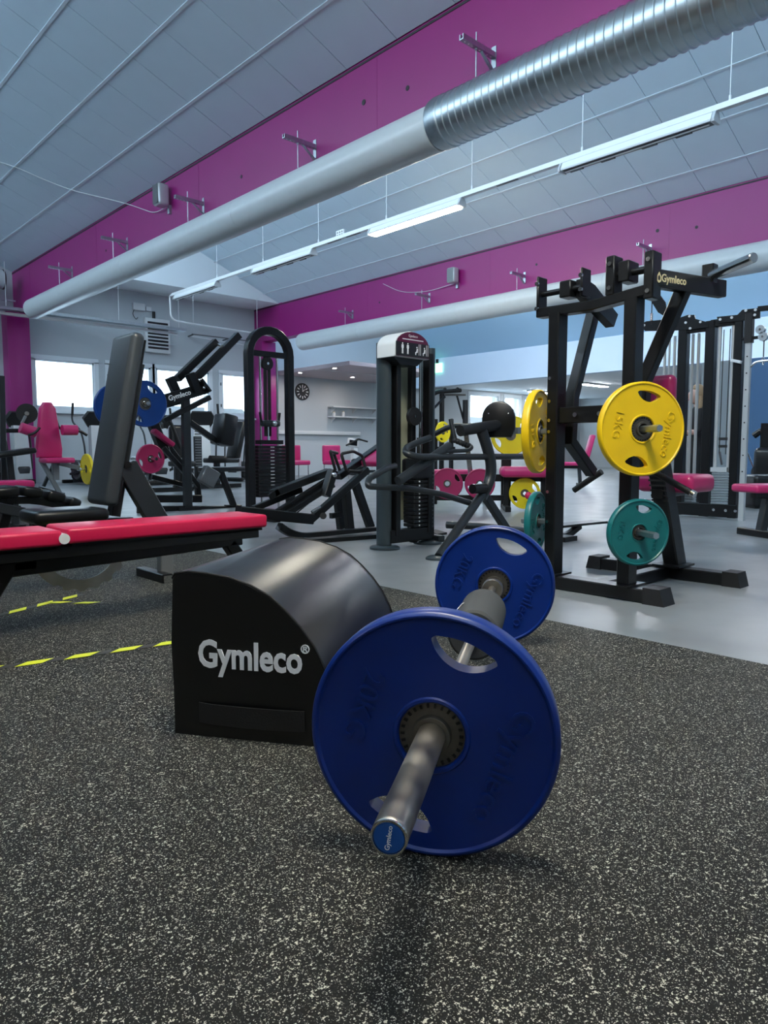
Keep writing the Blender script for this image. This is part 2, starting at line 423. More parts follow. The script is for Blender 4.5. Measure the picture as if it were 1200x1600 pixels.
# ------------------------------------------------------------------ weight plates
def arc(r, a0, a1, n): return [(r*math.cos(a0+(a1-a0)*i/n), r*math.sin(a0+(a1-a0)*i/n)) for i in range(n+1)]
def rounded(poly, k=.35, n=4):
    out = []; m = len(poly)
    for i in range(m):
        a, b, c = Vector(poly[i-1]), Vector(poly[i]), Vector(poly[(i+1) % m])
        l = min((a-b).length, (c-b).length)*k; p0 = b+(a-b).normalized()*l; p2 = b+(c-b).normalized()*l
        for j in range(n+1):
            t = j/n; q = p0*(1-t)**2+b*(2*t*(1-t))+p2*t*t; out.append((q.x, q.y))
    return out
AX = Matrix(((0, 0, 1, 0), (1, 0, 0, 0), (0, 1, 0, 0), (0, 0, 0, 1)))    # local disc plane -> axis along X, face +X
PLATES = {}
def make_plate(key, rad, th, m, kg, seg=72, words=True, slots=2, rim=.014):
    """a plate standing with its axis along X; the kind is built once, copies share the meshes"""
    w = th/2; dz = w-.005; s = rad/.225
    hub = .062*s if rad > .2 else .055*s
    circ = lambda r, n=seg: [(r*math.cos(2*math.pi*i/n), r*math.sin(2*math.pi*i/n)) for i in range(n)]
    holes = [circ(hub*.98, 36)]
    for k in range(slots):
        a = math.pi/2+2*math.pi*k/slots+math.pi/2
        ca, sa = math.cos(a), math.sin(a)
        base = [(.184*s-.010*s*(abs(t)**2), .056*s*t) for t in (-1, -.5, 0, .5, 1)]
        inner = [(.166*s-.036*s*max(0, math.cos(t*math.pi/2))**.7, .063*s*t) for t in (1, .75, .4, 0, -.4, -.75, -1)]
        lp = rounded(base+inner, .4, 3)
        holes.append([(x*ca-y*sa, x*sa+y*ca) for x, y in lp])
    B = Bm()
    B.prism(circ((rad-rim)*1.002), 2*dz, AX @ Matrix.Translation((0, 0, -dz)), holes=holes)
    ri = rad-rim; c = .007
    B.lathe([(ri, -dz), (ri+.004, -w), (rad-c, -w), (rad-.002, -w+c*.5), (rad, -w+c), (rad, w-c), (rad-.002, w-c*.5), (rad-c, w), (ri+.004, w), (ri, dz)], seg, AX)
    for q in (-1, 1):
        B.lathe([(hub*1.14, q*dz), (hub*1.10, q*(dz+.004)), (hub*1.02, q*(dz+.004)), (hub*.97, q*dz), (hub*.97, q*(dz-.012))], 40, AX)
    body = B.mesh('plate_body', m, 30)
    ins = Bm().lathe([(hub*.97, -dz+.006), (.036*s, -dz+.006), (.034*s, -dz-.006), (.0262, -dz-.006), (.0262, dz+.006), (.034*s, dz+.006), (.036*s, dz-.006), (hub*.97, dz-.006), (hub*.97, -dz+.006)], 36, AX).mesh('hub_insert', 'hub_steel')
    parts = [('plate_body', body), ('hub_insert', ins)]
    if words:
        for f in (1, -1):
            fm = Matrix.Rotation(math.pi, 4, 'Z') if f < 0 else Matrix.Identity(4)
            for body_t, yy, sz in (('Gymleco', .135*s, .062*s), (kg, -.135*s, .058*s)):
                t = text('lettering', body_t, sz, m, None, fm @ AX @ Matrix.Translation((0, yy, dz)), .0036, .0002)
                parts.append(('lettering', t.data)); bpy.data.objects.remove(t)
            tk = Bm(); n = 26
            for i in range(n):
                a = 2*math.pi*i/n
                tk.box((0, 0, 0), (.003, .0045*s, .007*s), None)
                vs = tk.b.verts[-8:]
                bmesh.ops.transform(tk.b, matrix=fm @ AX @ Matrix.Translation((hub*.86*math.cos(a), hub*.86*math.sin(a), dz-.004)) @ Matrix.Rotation(a, 4, 'Z') @ Matrix.Rotation(math.pi/2, 4, 'Y'), verts=vs)
            parts.append(('knurl_ring', tk.mesh('knurl_ring', 'black_metal')))
    PLATES[key] = parts
def plate(key, label, loc, az, spin, group):
    """loc: plate centre; az: compass of its axis (degrees from +X)"""
    o = thing('weight_plate', label, 'weight plate', loc, az, group); o.rotation_euler = (R(spin), 0, R(az))
    for n, me in PLATES[key]:
        c = link(n, me, o)
        if n == 'knurl_ring': c['kind'] = 'stuff'
    return o
make_plate('blue', .225, .052, 'blue_plate', '20KG', 96)
make_plate('yellow', .225, .042, 'yellow_plate', '15KG', 80)
make_plate('teal', .163, .036, 'teal_plate', '10KG', 64)
make_plate('blue_bg', .225, .04, 'blue_plate_far', '20KG', 56, False)
make_plate('yellow_bg', .225, .04, 'lime_plate', '15KG', 48, False)
make_plate('pink_bg', .15, .03, 'pink_plate', '5KG', 40, False)

# ------------------------------------------------------------------ barbell on the rubber floor
BA = math.degrees(math.atan2(.5619, .8272)); BC = Vector((1.5105, 1.264, 0)); BD = Vector((.8272, .5619, 0)); BH = .233
bb = thing('barbell', 'worn steel barbell lying across the rubber floor, blue end cap towards viewer', 'barbell', BC, BA)
Bm().cyl((-.66, 0, BH), (.66, 0, BH), .0145, 20).build('shaft', 'steel', bb)
for s in (-1, 1):
    sl = Bm().lathe([(0, 0), (.0235, 0), (.0255, .003), (.0255, .008), (.0255, .39), (.0255, .405)], 28, Matrix.Translation((s*1.078, 0, BH)) @ Matrix.Rotation(-s*math.pi/2, 4, 'Y') @ Matrix.Rotation(math.pi, 4, 'X') if False else Matrix.Translation((s*1.078, 0, BH)) @ Matrix.Rotation(-s*math.pi/2, 4, 'Y')).build('sleeve', 'steel', bb)
    Bm().lathe([(.0145, 0), (.036, .0), (.039, .004), (.039, .022), (.036, .026), (.0255, .026)], 28, Matrix.Translation((s*.648, 0, BH)) @ Matrix.Rotation(s*math.pi/2, 4, 'Y')).build('collar', 'steel', bb)
    cp = Bm().lathe([(0, .0022), (.0205, .0022), (.0215, .0008), (.0215, 0)], 28, Matrix.Translation((s*1.078, 0, BH)) @ Matrix.Rotation(s*math.pi/2, 4, 'Y')).build('end_cap', 'print_blue', bb)
    Bm().lathe([(.0215, 0), (.0222, .003), (.0250, .003), (.0255, 0)], 28, Matrix.Translation((s*1.078, 0, BH)) @ Matrix.Rotation(s*math.pi/2, 4, 'Y')).build('end_ring', 'chrome', bb)
    if s < 0:
        ft = axes((-1.0806, 0, BH), (0, -1, 0), (0, 0, 1), (-1, 0, 0)) @ Matrix.Rotation(R(82), 4, 'Z')
        text('end_cap_lettering', 'Gymleco', .0095, 'print_white', cp, ft, .0002, .0001)
plate('blue', 'blue rubber plate on near end of the barbell, largest plate in view', BC+BD*(-.711)+Vector((0, 0, BH)), BA+180, 0, 'blue plates on the barbell').rotation_euler = (R(-110), 0, R(BA+180))
plate('blue', 'blue rubber plate on far end of the barbell beyond the foam roll', BC+BD*(.755)+Vector((0, 0, BH)), BA+180, 0, 'blue plates on the barbell').rotation_euler = (R(-112), 0, R(BA+180))
pd = thing('bar_pad', 'grey foam roll pad around the middle of the barbell', 'bar pad', BC, BA)
Bm().lathe([(.016, -.02), (.064, -.02), (.071, -.012), (.071, .292), (.064, .30), (.016, .30), (.016, -.02)], 36, Matrix.Translation((0, 0, BH)) @ Matrix.Rotation(math.pi/2, 4, 'Y')).build('foam_roll', 'foam_grey', pd)
pt = text('printed_letter', 'A', .05, 'print_white', pd, axes((.14, .0537, BH+.0480), (-.2, -.65, .7), (1, 0, 0), (0, .75, .66)), .0006, .001)

# ------------------------------------------------------------------ black half-round block
wo = Vector((.828, 1.698, 0)); wz = BA
wg = thing('thrust_block', 'black vinyl half-round padded block with white lettering on the speckled floor', 'padded block', wo, wz)
# local x along the block, local y to its left; the profile lies in the (-y, z) plane
prof = [(0.0, .004), (.0, .12), (-.004, .25), (.004, .415), (.012, .428), (.05, .434), (.10, .431), (.16, .423), (.22, .405), (.27, .380), (.31, .346), (.35, .305), (.385, .258), (.41, .208), (.43, .15), (.44, .09), (.443, .02), (.437, .004)]
WL = .74
B = Bm(); rings = []
for xx, k in ((0, .985), (.006, .997), (.014, 1.0), (WL-.014, 1.0), (WL-.006, .997), (WL, .985)):
    rings.append([B.b.verts.new((xx, -(.22+(w-.22)*k), .2+(z-.2)*k)) for w, z in prof])
for A, C in zip(rings, rings[1:]):
    for j in range(len(prof)): B.b.faces.new((A[j], A[(j+1) % len(prof)], C[(j+1) % len(prof)], C[j]))
B.b.faces.new(rings[0]); B.b.faces.new(rings[-1][::-1])
B.build('block_cover', 'black_vinyl', wg, 50)
for xx in (.004, WL-.004):
    Bm().tube([(xx, -w, z) for w, z in prof[3:17]], .0032, 8).build('piping', 'black_rubber', wg)
fm = axes((-.0015, 0, 0), (0, -1, 0), (0, 0, 1), (-1, 0, 0))
text('lettering', 'Gymleco', .098, 'print_white', wg, fm @ Matrix.Translation((.214, .222, 0)), .0012, .0026, sx=.79)
text('lettering', '\u00ae', .03, 'print_white', wg, fm @ Matrix.Translation((.362, .252, 0)), .0012, .0004)
st = Bm(); n = 14
for i in range(n):
    t0, t1 = i/n, (i+1)/n
    y0, y1 = -(.075+.285*t0), -(.075+.285*t1); b0, b1 = -.002-.011*math.sin(math.pi*t0)**.5, -.002-.011*math.sin(math.pi*t1)**.5
    v = [st.b.verts.new(p) for p in ((b0, y0, .045), (b1, y1, .045), (b1, y1, .098), (b0, y0, .098), (b0-.003, y0, .045), (b1-.003, y1, .045), (b1-.003, y1, .098), (b0-.003, y0, .098))]
    for f in ((0, 1, 2, 3), (4, 5, 6, 7), (0, 1, 5, 4), (3, 2, 6, 7)): st.b.faces.new([v[k] for k in f])
bmesh.ops.remove_doubles(st.b, verts=st.b.verts[:], dist=1e-5)
st.build('strap_handle', 'strap_black', wg)

# ------------------------------------------------------------------ red flat bench at the left
rb = thing('flat_bench', 'red padded flat bench with notched steel arc beneath, left of the black block', 'bench', (1.0, 2.98, 0), 0)
def pad(parent, name, m, c, size, bev=.02, rot=None, seg=4): return Bm().box(c, size, rot, bev, seg).build(name, m, parent, 60)
pad(rb, 'back_pad', 'red_vinyl', (.47, .08, .400), (.94, .27, .062), .014)
pad(rb, 'seat_pad', 'red_vinyl', (-.23, .08, .395), (.42, .27, .062), .014)
Bm().box((.47, .08, .362), (.90, .23, .014)).build('pad_board', 'black_metal', rb); Bm().box((-.23, .08, .357), (.38, .23, .014)).build('pad_board', 'black_metal', rb)
Bm().cyl((-.015, -.06, .392), (-.015, .22, .392), .021, 20).build('hinge_roller', 'white_plastic', rb)
for yy in (-.02, .18): Bm().bar([(-.42, yy, .335), (.90, yy, .343)], .03, .045).build('pad_rail', 'black_metal', rb)
Bm().bar([(-.5, .08, .262), (.62, .08, .300), (.86, .08, .308)], .06, .058).build('spine', 'black_metal', rb)
Bm().bar([(-.13, .08, .27), (-.13, .08, .35)], .09, .06).build('bracket', 'black_metal', rb)
for x in (.02, .2, .78): Bm().bar([(x, .08, .29), (x-.015, .08, .345)], .05, .035).build('bracket', 'black_metal', rb)
Bm().bar([(-.20, .08, .27), (-.36, .08, .02)], .07, .06).build('leg', 'black_metal', rb)
Bm().bar([(-.37, -.20, .025), (-.37, .36, .025)], .06, .05).build('foot', 'black_metal', rb)
Bm().bar([(.80, .08, .29), (.98, .08, .03)], .06, .06).build('leg', 'black_metal', rb)
Bm().bar([(.98, -.15, .025), (.98, .32, .025)], .06, .05).build('foot', 'black_metal', rb)
# notched steel arc
cx, cz, r0, r1 = .10, .355, .158, .208
poly = []; n = 40
for i in range(n+1):
    a = R(212+118*i/n); rr = r1
    if i > 8: rr = r1-.012*(1 if ((i-9) % 6) < 3 else 0)
    poly.append((cx+rr*math.cos(a), cz+rr*math.sin(a)))
for i in range(n, -1, -1):
    a = R(212+118*i/n); poly.append((cx+r0*math.cos(a), cz+r0*math.sin(a)))
Bm().prism(poly, .008, axes((0, .084, 0), (1, 0, 0), (0, 0, 1), (0, -1, 0))).build('notched_arc', 'steel', rb)

# ------------------------------------------------------------------ black incline bench behind it
ib = thing('incline_bench', 'charcoal incline bench with upright backrest behind the red bench', 'bench', (1.55, 3.7, 0), 0)
f = Fr((1.55, 3.7, 0), 0)
a0, a1 = f.y(210, 516, 0), f.y(166, 790, 0); d = (a1-a0).normalized(); L = (a1-a0).length
nrm = Vector((-d.z, 0, d.x)); nrm = nrm if nrm.x < 0 else -nrm
rot = axes((0, 0, 0), -nrm, (0, 1, 0), -d)
mid = (a0+a1)/2
pad(ib, 'back_pad', 'grey_vinyl', Vector((mid.x, .14, mid.z))-nrm*.032, (.075, .28, L), .03, rot, 5)
Bm().bar([Vector((a0.x, .14, a0.z))-nrm*.105+d*.14, Vector((a1.x, .14, a1.z))-nrm*.105+d*.05], .075, .05, up=(1, 0, 0)).build('back_rail', 'graphite_metal', ib)
Bm().box((mid.x, .14, mid.z)-nrm*.074 if False else Vector((mid.x, .14, mid.z))-nrm*.074, (.012, .24, L*.94), rot).build('back_board', 'black_metal', ib)
pad(ib, 'seat_pad', 'black_vinyl', (-.255, .13, .408), (.37, .28, .07), .028)
Bm().bar([(-.42, .13, .355), (.10, .13, .345)], .05, .06).build('seat_rail', 'graphite_metal', ib)
Bm().bar([f.y(197, 728, .04), f.y(246, 806, .04)+Vector((.04, 0, -.10))], .115, .05, up=(0, 1, 0)).build('prop', 'graphite_metal', ib)
Bm().cyl(f.y(200, 726, 0), f.y(200, 726, .1), .018, 14).build('pivot', 'black_metal', ib)
Bm().bar([(-.62, .13, .32), (-.80, .13, .03)], .06, .06).build('leg', 'graphite_metal', ib)
Bm().bar([(.29, .13, .36), (.29, .13, .03)], .075, .06).build('leg', 'grey_metal', ib)
ft = Bm().bar([(.24, -.0, .03), (.24, .34, .03)], .06, .055).build('foot', 'black_metal', ib)
Bm().box((.24, -.004, .03), (.05, .006, .04)).build('end_plug', 'chrome', ft)
Bm().bar([(-.80, -.05, .03), (-.80, .32, .03)], .06, .055).build('foot', 'black_metal', ib)
Bm().bar([(-.66, .13, .30), (.29, .13, .30)], .05, .05).build('spine', 'graphite_metal', ib)

# ------------------------------------------------------------------ plate-loaded pull machine at the right
RX, RY = 3.25, 1.99
rk = thing('plate_loaded_machine', 'tall black plate-loaded pull machine with two posts and steel horn, right of centre', 'gym machine', (RX, RY, 0), 0)
f = Fr((RX, RY, 0), 0)
yl, yr = .215, -.215
for yy, zt in ((yl, 1.46), (yr, 1.47)):
    Bm().bar([(.045, yy, .06), (.045, yy, zt)], .065, .09, up=(1, 0, 0)).build('post', 'black_metal', rk)
    Bm().box((.045, yy, .074), (.19, .11, .01)).build('base_plate', 'black_metal', rk)
Bm().bar([(.045, .42, .036), (.045, -.36, .036)], .10, .068).build('front_beam', 'black_metal', rk)
Bm().prism([(0, 0), (.11, 0), (.085, .08), (0, .08)], .115, axes((-.012, -.33, 0), (0, -1, 0), (0, 0, 1), (1, 0, 0)) if False else axes((.1025, -.33, 0), (0, -1, 0), (0, 0, 1), (-1, 0, 0))).build('rubber_foot', 'black_rubber', rk)
Bm().bar([(.80, .36, .036), (.80, -.42, .036)], .10, .068).build('rear_beam', 'black_metal', rk)
Bm().prism([(0, 0), (.10, 0), (.08, .08), (0, .08)], .115, axes((.8575, -.40, 0), (0, -1, 0), (0, 0, 1), (-1, 0, 0))).build('rubber_foot', 'black_rubber', rk)
Bm().prism([(0, 0), (.10, 0), (.08, .08), (0, .08)], .115, axes((.7425, .34, 0), (0, 1, 0), (0, 0, 1), (1, 0, 0))).build('rubber_foot', 'black_rubber', rk)
Bm().bar([(.09, -.06, .036), (.76, -.06, .036)], .08, .068).build('floor_beam', 'black_metal', rk)
# seat column with its ribbed cover, seat, chest pad
c0, c1 = f.y(1055, 886, -.10), f.y(1028, 715, -.10)
cl = Bm().bar([(c0.x, -.10, .07), (c1.x, -.10, c1.z)], .09, .11, up=(1, 0, 0)).build('seat_column', 'black_metal', rk)
for i in range(8):
    t = .62+.045*i; p = Vector((c0.x, -.10, .07)).lerp(Vector((c1.x, -.10, c1.z)), t)
    Bm().box((p.x-.058, p.y, p.z), (.008, .094, .010)).build('rib', 'black_rubber', cl)
Bm().box((.80, -.10, .078), (.20, .16, .012)).build('base_plate', 'black_metal', rk)
sx = f.z(1060, 752, .56)
pad(rk, 'seat_pad', 'pink_vinyl', (sx.x+.03, sx.y+.03, .550), (.32, .34, .105), .035)
Bm().bar([(c1.x, -.10, .50), (sx.x+.1, sx.y+.03, .50)], .06, .05).build('seat_bracket', 'black_metal', rk)
cp = f.y(1018, 632, -.12); pad(rk, 'chest_pad', 'plum_vinyl', (cp.x, -.13, cp.z), (.07, .24, .30), .03)
Bm().bar([(.09, -.13, cp.z-.06), (cp.x-.02, -.13, cp.z-.03)], .05, .05).build('chest_bracket', 'black_metal', rk)
# cross beams
Bm().bar([(.045, .33, 1.475), (.045, 0, 1.468), (.045, -.30, 1.50)], .07, .05).build('top_beam', 'black_metal', rk)
m1 = Bm().bar([(.045, .18, .925), (.045, -.18, .925)], .05, .085).build('middle_beam', 'black_metal', rk)
for yy in (.08, -.06):
    Bm().cyl((.018, yy, .925), (.008, yy, .925), .012, 10).build('bolt', 'chrome', m1)
for yy, z0, z1 in ((.325, 1.46, 1.665), (.06, 1.52, 1.665), (-.10, 1.50, 1.69), (-.30, 1.455, 1.675)):
    pl = Bm().box((.05, yy, (z0+z1)/2), (.085, .016 if yy > 0 else .05, z1-z0), None, .006, 1).build('bearing_plate', 'black_metal', rk)
    for zz in (z0+.035, z1-.04):
        Bm().cyl((.0, yy, zz), (.012, yy, zz), .011, 10).build('bolt', 'chrome', pl)
Bm().cyl((.05, .33, 1.575), (.05, .08, 1.575), .016, 14).build('shaft', 'black_metal', rk)
Bm().cyl((.05, -.10, 1.60), (.05, -.30, 1.60), .018, 14).build('shaft', 'black_metal', rk)
Bm().box((.06, .16, 1.575), (.09, .07, .085), None, .006, 1).build('bearing_block', 'black_metal', rk)
Bm().box((.06, -.17, 1.605), (.10, .06, .10), None, .006, 1).build('bearing_block', 'black_metal', rk)
# left lever
ya, yb = .20, -.16
Bm().prism([(0, 0), (.30, -.12), (.34, -.05), (.10, .07), (0, .09)], .05, axes((.06, .12, 1.53), (1, 0, 0), (0, 0, 1), (0, -1, 0))).build('lever', 'black_metal', rk)
p = [f.y(928, 484, ya), f.y(894, 620, ya), f.y(890, 690, ya), f.y(924, 738, ya)]
Bm().bar(p, .055, .06, up=(0, 1, 0)).build('pull_arm', 'black_metal', rk)
h0 = f.y(940, 737, ya); hd = f.x(897, 766, h0.x)
Bm().tube([h0, hd], .018, 12).build('handle', 'black_rubber', rk)
# right lever with the logo bar and the horn
r0 = f.x(1018, 436, .10); r1 = Vector((f.y(1128, 450, -.42).x, -.42, 1.505))
r0 = Vector((.07, -.30, 1.555)); r1 = f.y(1128, 452, -.40)
lv = Bm().bar([r0, r1], .05, .085).build('lever', 'black_metal', rk)
dv = (r1-r0).normalized(); sd = Vector((dv.y, -dv.x, 0)).normalized()
lm = axes(r0+dv*.10+sd*.0265, dv, sd.cross(dv) if False else Vector((0, 0, 1)), sd)
sg = Bm().box((.052, 0, 0), (.24, .062, .002)); bmesh.ops.transform(sg.b, matrix=axes(r0+dv*.02+sd*.026, dv, (0, 0, 1), sd), verts=sg.b.verts[:])
sg = sg.build('logo_plate', 'black_metal', lv)
mtx = axes(r0+dv*.09+sd*.0275, dv, (0, 0, 1), sd)
text('logo_lettering', 'Gymleco', .052, 'print_cream', sg, mtx @ Matrix.Translation((.02, 0, 0)), .0006, .0010)
dp = [(0, .020), (.012, .004), (.011, -.012), (0, -.018), (-.011, -.012), (-.012, .004)]
di = [(x*.55, y*.55) for x, y in dp]
Bm().prism(dp, .001, mtx @ Matrix.Translation((-.092, 0, 0)) @ Matrix.Diagonal((1.35, 1.35, 1, 1)), holes=[di]).build('logo_drop', 'print_cream', sg)
ub = r0+(r1-r0)*.80
Bm().bar([ub+Vector((0, 0, .02)), ub+Vector((0, 0, .11))], .06, .06).build('horn_block', 'black_metal', rk)
h0 = ub+Vector((0, 0, .055)); h1 = f.x(1178, 402, h0.x-.17)
hn = Bm().lathe([(0, 0), (.0245, 0), (.0245, (h1-h0).length-.004), (.021, (h1-h0).length), (0, (h1-h0).length)], 24, Matrix.Translation(h0) @ (h1-h0).to_track_quat('Z', 'Y').to_matrix().to_4x4()).build('horn', 'chrome', rk)
p = [f.y(1068, 452, -.33), f.y(1005, 598, yb), f.y(1000, 700, yb), f.y(1015, 735, yb)]
Bm().bar(p, .06, .065, up=(0, 1, 0)).build('pull_arm', 'black_metal', rk)
h0 = f.y(1012, 732, yb); h1 = f.x(1080, 770, h0.x-.02)
hh = Bm().tube([h0, h1], .017, 12).build('handle', 'black_rubber', rk)
Bm().cyl(h1, h1+(h1-h0).normalized()*.022, .018, 14).build('handle_cap', 'chrome', hh)
rd = Bm().cyl(f.x(1005, 783, .72), f.x(1053, 787, .72), .012, 12).build('adjuster_rod', 'chrome', rk)
# bolts on the posts
for zz in (.13, .36, .52, .84, .90, 1.0, 1.12):
    for yy in (yl,): Bm().cyl((.012, yy+.012, zz), (-.006, yy+.012, zz), .009, 10).build('bolt', 'chrome', rk)
# storage horns and their plates
def horn(yy, zz, az, n):
    d = Vector((math.cos(R(az)), math.sin(R(az)), 0)); p = Vector((.045, yy, zz))
    Bm().cyl(p, p+d*n, .017, 6).build('storage_horn', 'zinc_dull', rk); return p+Vector((RX, RY, 0)), d
for (yy, zz, az, n, key, lab) in (
    (yr, .842, -120, .24, 'yellow', 'yellow plate facing viewer on the machine post, upper right horn'),
    (yr, .345, -120, .24, 'teal', 'teal plate facing viewer on the machine post, lower right horn'),
    (yl, .842, 108, .18, 'yellow', 'yellow plate seen edge-on at the left post of the machine'),
    (yl, .355, 108, .18, 'teal', 'teal plate seen edge-on low at the left post of the machine')):
    p, d = horn(yy, zz, az, n)
    plate(key, lab, p+d*(.088 if yy < 0 else .10), az, 0, key+' plates on the pull machine').rotation_euler = (R(-100 if yy < 0 else 80), 0, R(az))
# ------------------------------------------------------------------ overhead: ducts, brackets, speakers, light track
def ony(px, py, Y):
    d = ray(px, py); return CAMV+d*(Y/d.y)
def onx(px, py, X):
    d = ray(px, py); return CAMV+d*(X/d.x)
YM = Matrix.Rotation(-math.pi/2, 4, 'X')          # lathe axis -> +Y
def duct(xc, zc_, r, y0, y1, name, label, group, joints):
    t = thing(name, label, 'air duct', (xc, 0, zc_), 0, group)
    def ring(a, b, rr=r):
        return Bm().lathe([(rr, a), (rr, b)], 40, YM)
    ys = [y0]+joints+[y1]
    for a, b in zip(ys, ys[1:]):
        last = b == y1
        pr_ = [(r-.004, a), (r, a+.006), (r, a+.02), (r, b-.02), (r, b-.006), (r-.004, b)] if not last else [(r-.004, a), (r, a+.006), (r, a+.02), (r, b-.08), (r, b-.05), (r-.012, b-.015), (r-.04, b), (0, b)]
        Bm().lathe(pr_, 44, YM).build('duct_section', 'duct_paint', t, 50)
    return t
d1 = duct(4.77, 3.545, .195, 4.445, 15.45, 'air_duct', 'pale grey round ventilation duct slung along the near magenta beam', 'ventilation ducts', [7.6, 10.8, 13.4])
B = Bm(); pf = []; y = -6.9; r = .205
while y < 4.30:
    pf += [(r, y), (r, y+.050), (r+.008, y+.056), (r+.008, y+.064), (r, y+.070)]; y += .071
pf += [(r, y), (r, 4.44), (.196, 4.44)]
sd_ = thing('spiral_duct', 'shiny galvanised spiral duct joined to the near pale duct', 'air duct', (4.77, 0, 3.56), 0, 'ventilation ducts')
B.lathe(pf, 48, YM).build('duct_shell', 'zinc', sd_, 30)
Bm().lathe([(r+.001, 4.30), (r+.010, 4.31), (r+.010, 4.40), (r+.001, 4.44)], 48, YM).build('joint_collar', 'zinc_dull', sd_)
d2 = duct(11.0, 3.475, .21, -6.9, 14.95, 'air_duct', 'pale grey round ventilation duct slung along the far magenta beam', 'ventilation ducts', [-1, 3.2, 6.4, 9.6, 12.6])

def bracket():
    t = thing('duct_bracket', 'x', 'bracket', (0, 0, 0), 0)
    a = Bm().sweep([(0, 0, 4.055), (-.42, 0, 4.055)], [(-.022, -.022), (.022, -.022), (.022, .022), (.012, .022), (.012, -.012), (-.012, -.012), (-.012, .022), (-.022, .022)]).build('arm', 'zinc_dull', t)
    for k in range(8): Bm().cyl((-.05-.047*k, 0, 4.0325), (-.05-.047*k, 0, 4.0305), .008, 8).build('slot', 'print_white', a)
    Bm().box((-.004, 0, 4.03), (.008, .05, .20)).build('wall_plate', 'zinc_dull', t)
    Bm().bar([(-.008, 0, 3.92), (-.17, 0, 4.035)], .03, .012).build('brace', 'zinc_dull', t)
    rd = Bm().cyl((-.235, 0, 4.16), (-.235, 0, 3.775), .006, 8).build('threaded_rod', 'zinc_dull', t)
    Bm().cyl((-.235, 0, 4.03), (-.235, 0, 4.02), .014, 6).build('nut', 'zinc_dull', rd)
    return t
names = ['nearest', 'second nearest', 'middle', 'second farthest', 'farthest']
b0 = bracket(); first = True
for i, y in enumerate((4.03, 6.51, 8.98, 11.44, 13.88)):
    o = b0 if first else copy_tree(b0); first = False
    o.location = (5.0, y, 0); tag(o, 'slotted steel bracket holding the duct on near magenta beam, %s of five' % names[i], 'bracket', 'duct brackets')
for i, y in enumerate((5.81, 8.28, 10.73, 13.24)):
    o = copy_tree(b0); o.location = (11.25, y, -.07)
    tag(o, 'slotted steel bracket holding the duct on far magenta beam, %s of four' % ['nearest', 'second nearest', 'second farthest', 'farthest'][i], 'bracket', 'duct brackets')
for xb, zz, lab in ((5.0, 4.36, 'grey box loudspeaker on the near magenta beam'), (11.25, 4.25, 'grey box loudspeaker on the far magenta beam')):
    t = thing('loudspeaker', lab, 'loudspeaker', (xb, 9.96, zz), 0, 'loudspeakers')
    Bm().box((-.13, 0, .02), (.17, .20, .30), None, .035, 3).build('cabinet', 'silver_plastic', t)
    Bm().box((-.218, 0, .02), (.006, .16, .26), None, .002, 1).build('grille', 'plate_grey', t)
    Bm().box((-.02, -.03, -.16), (.04, .05, .12)).build('mount', 'zinc_dull', t)
    if xb < 6:
        def onc(px, py):
            d = ray(px, py); tt = (ZT+SL*X1-CAM_H-.01)/(d.z+SL*d.x); return CAMV+d*tt-Vector((xb, 9.96, zz))
        w = [Vector((-.05, .05, -.12)), Vector((-.02, .45, -.10)), onc(198, 318), onc(110, 297), onc(60, 277), onc(30, 263), onc(-10, 250)]
    else: w = [Vector((-.05, .05, -.12)), Vector((-.02, .8, -.16)), Vector((-.02, 1.6, -.05)), Vector((-.02, 2.2, .24))]
    Bm().tube(w, .006, 6, .3).build('cable', 'white_plastic', t)

TX, TZ = 8.0, 4.36
tr = thing('light_track', 'long white lighting track hung on wires under the sloping ceiling', 'light track', (TX, 0, TZ), 0)
Bm().sweep([(0, -6.9, 0), (0, 15.9, 0)], [(-.035, -.03), (.035, -.03), (.035, .03), (-.035, .03)]).build('rail', 'white_plastic', tr)
for k in range(13):
    y = -1.98+1.769*k*.995
    if y > 15: break
    top = zc(TX, X2)-TZ
    rd = Bm().cyl((0, y, .03), (0, y, top), .005, 6).build('hanger', 'white_plastic', tr)
    Bm().cyl((0, y, .03), (0, y, .09), .014, 8).build('hanger_clip', 'white_plastic', rd)
for y in (2.6, 6.2, 9.4, 9.9):
    Bm().box((0, y, -.033), (.03, .35, .006)).build('slot_strip', 'plate_grey', tr)
jb = Bm().box((-.01, 9.72, .06), (.03, .20, .11)).build('junction_plate', 'white_plastic', tr)
for i in range(3):
    for j in range(2): Bm().box((-.027, 9.66+.06*i, .035+.045*j), (.004, .03, .025)).build('opening', 'plate_grey', jb)
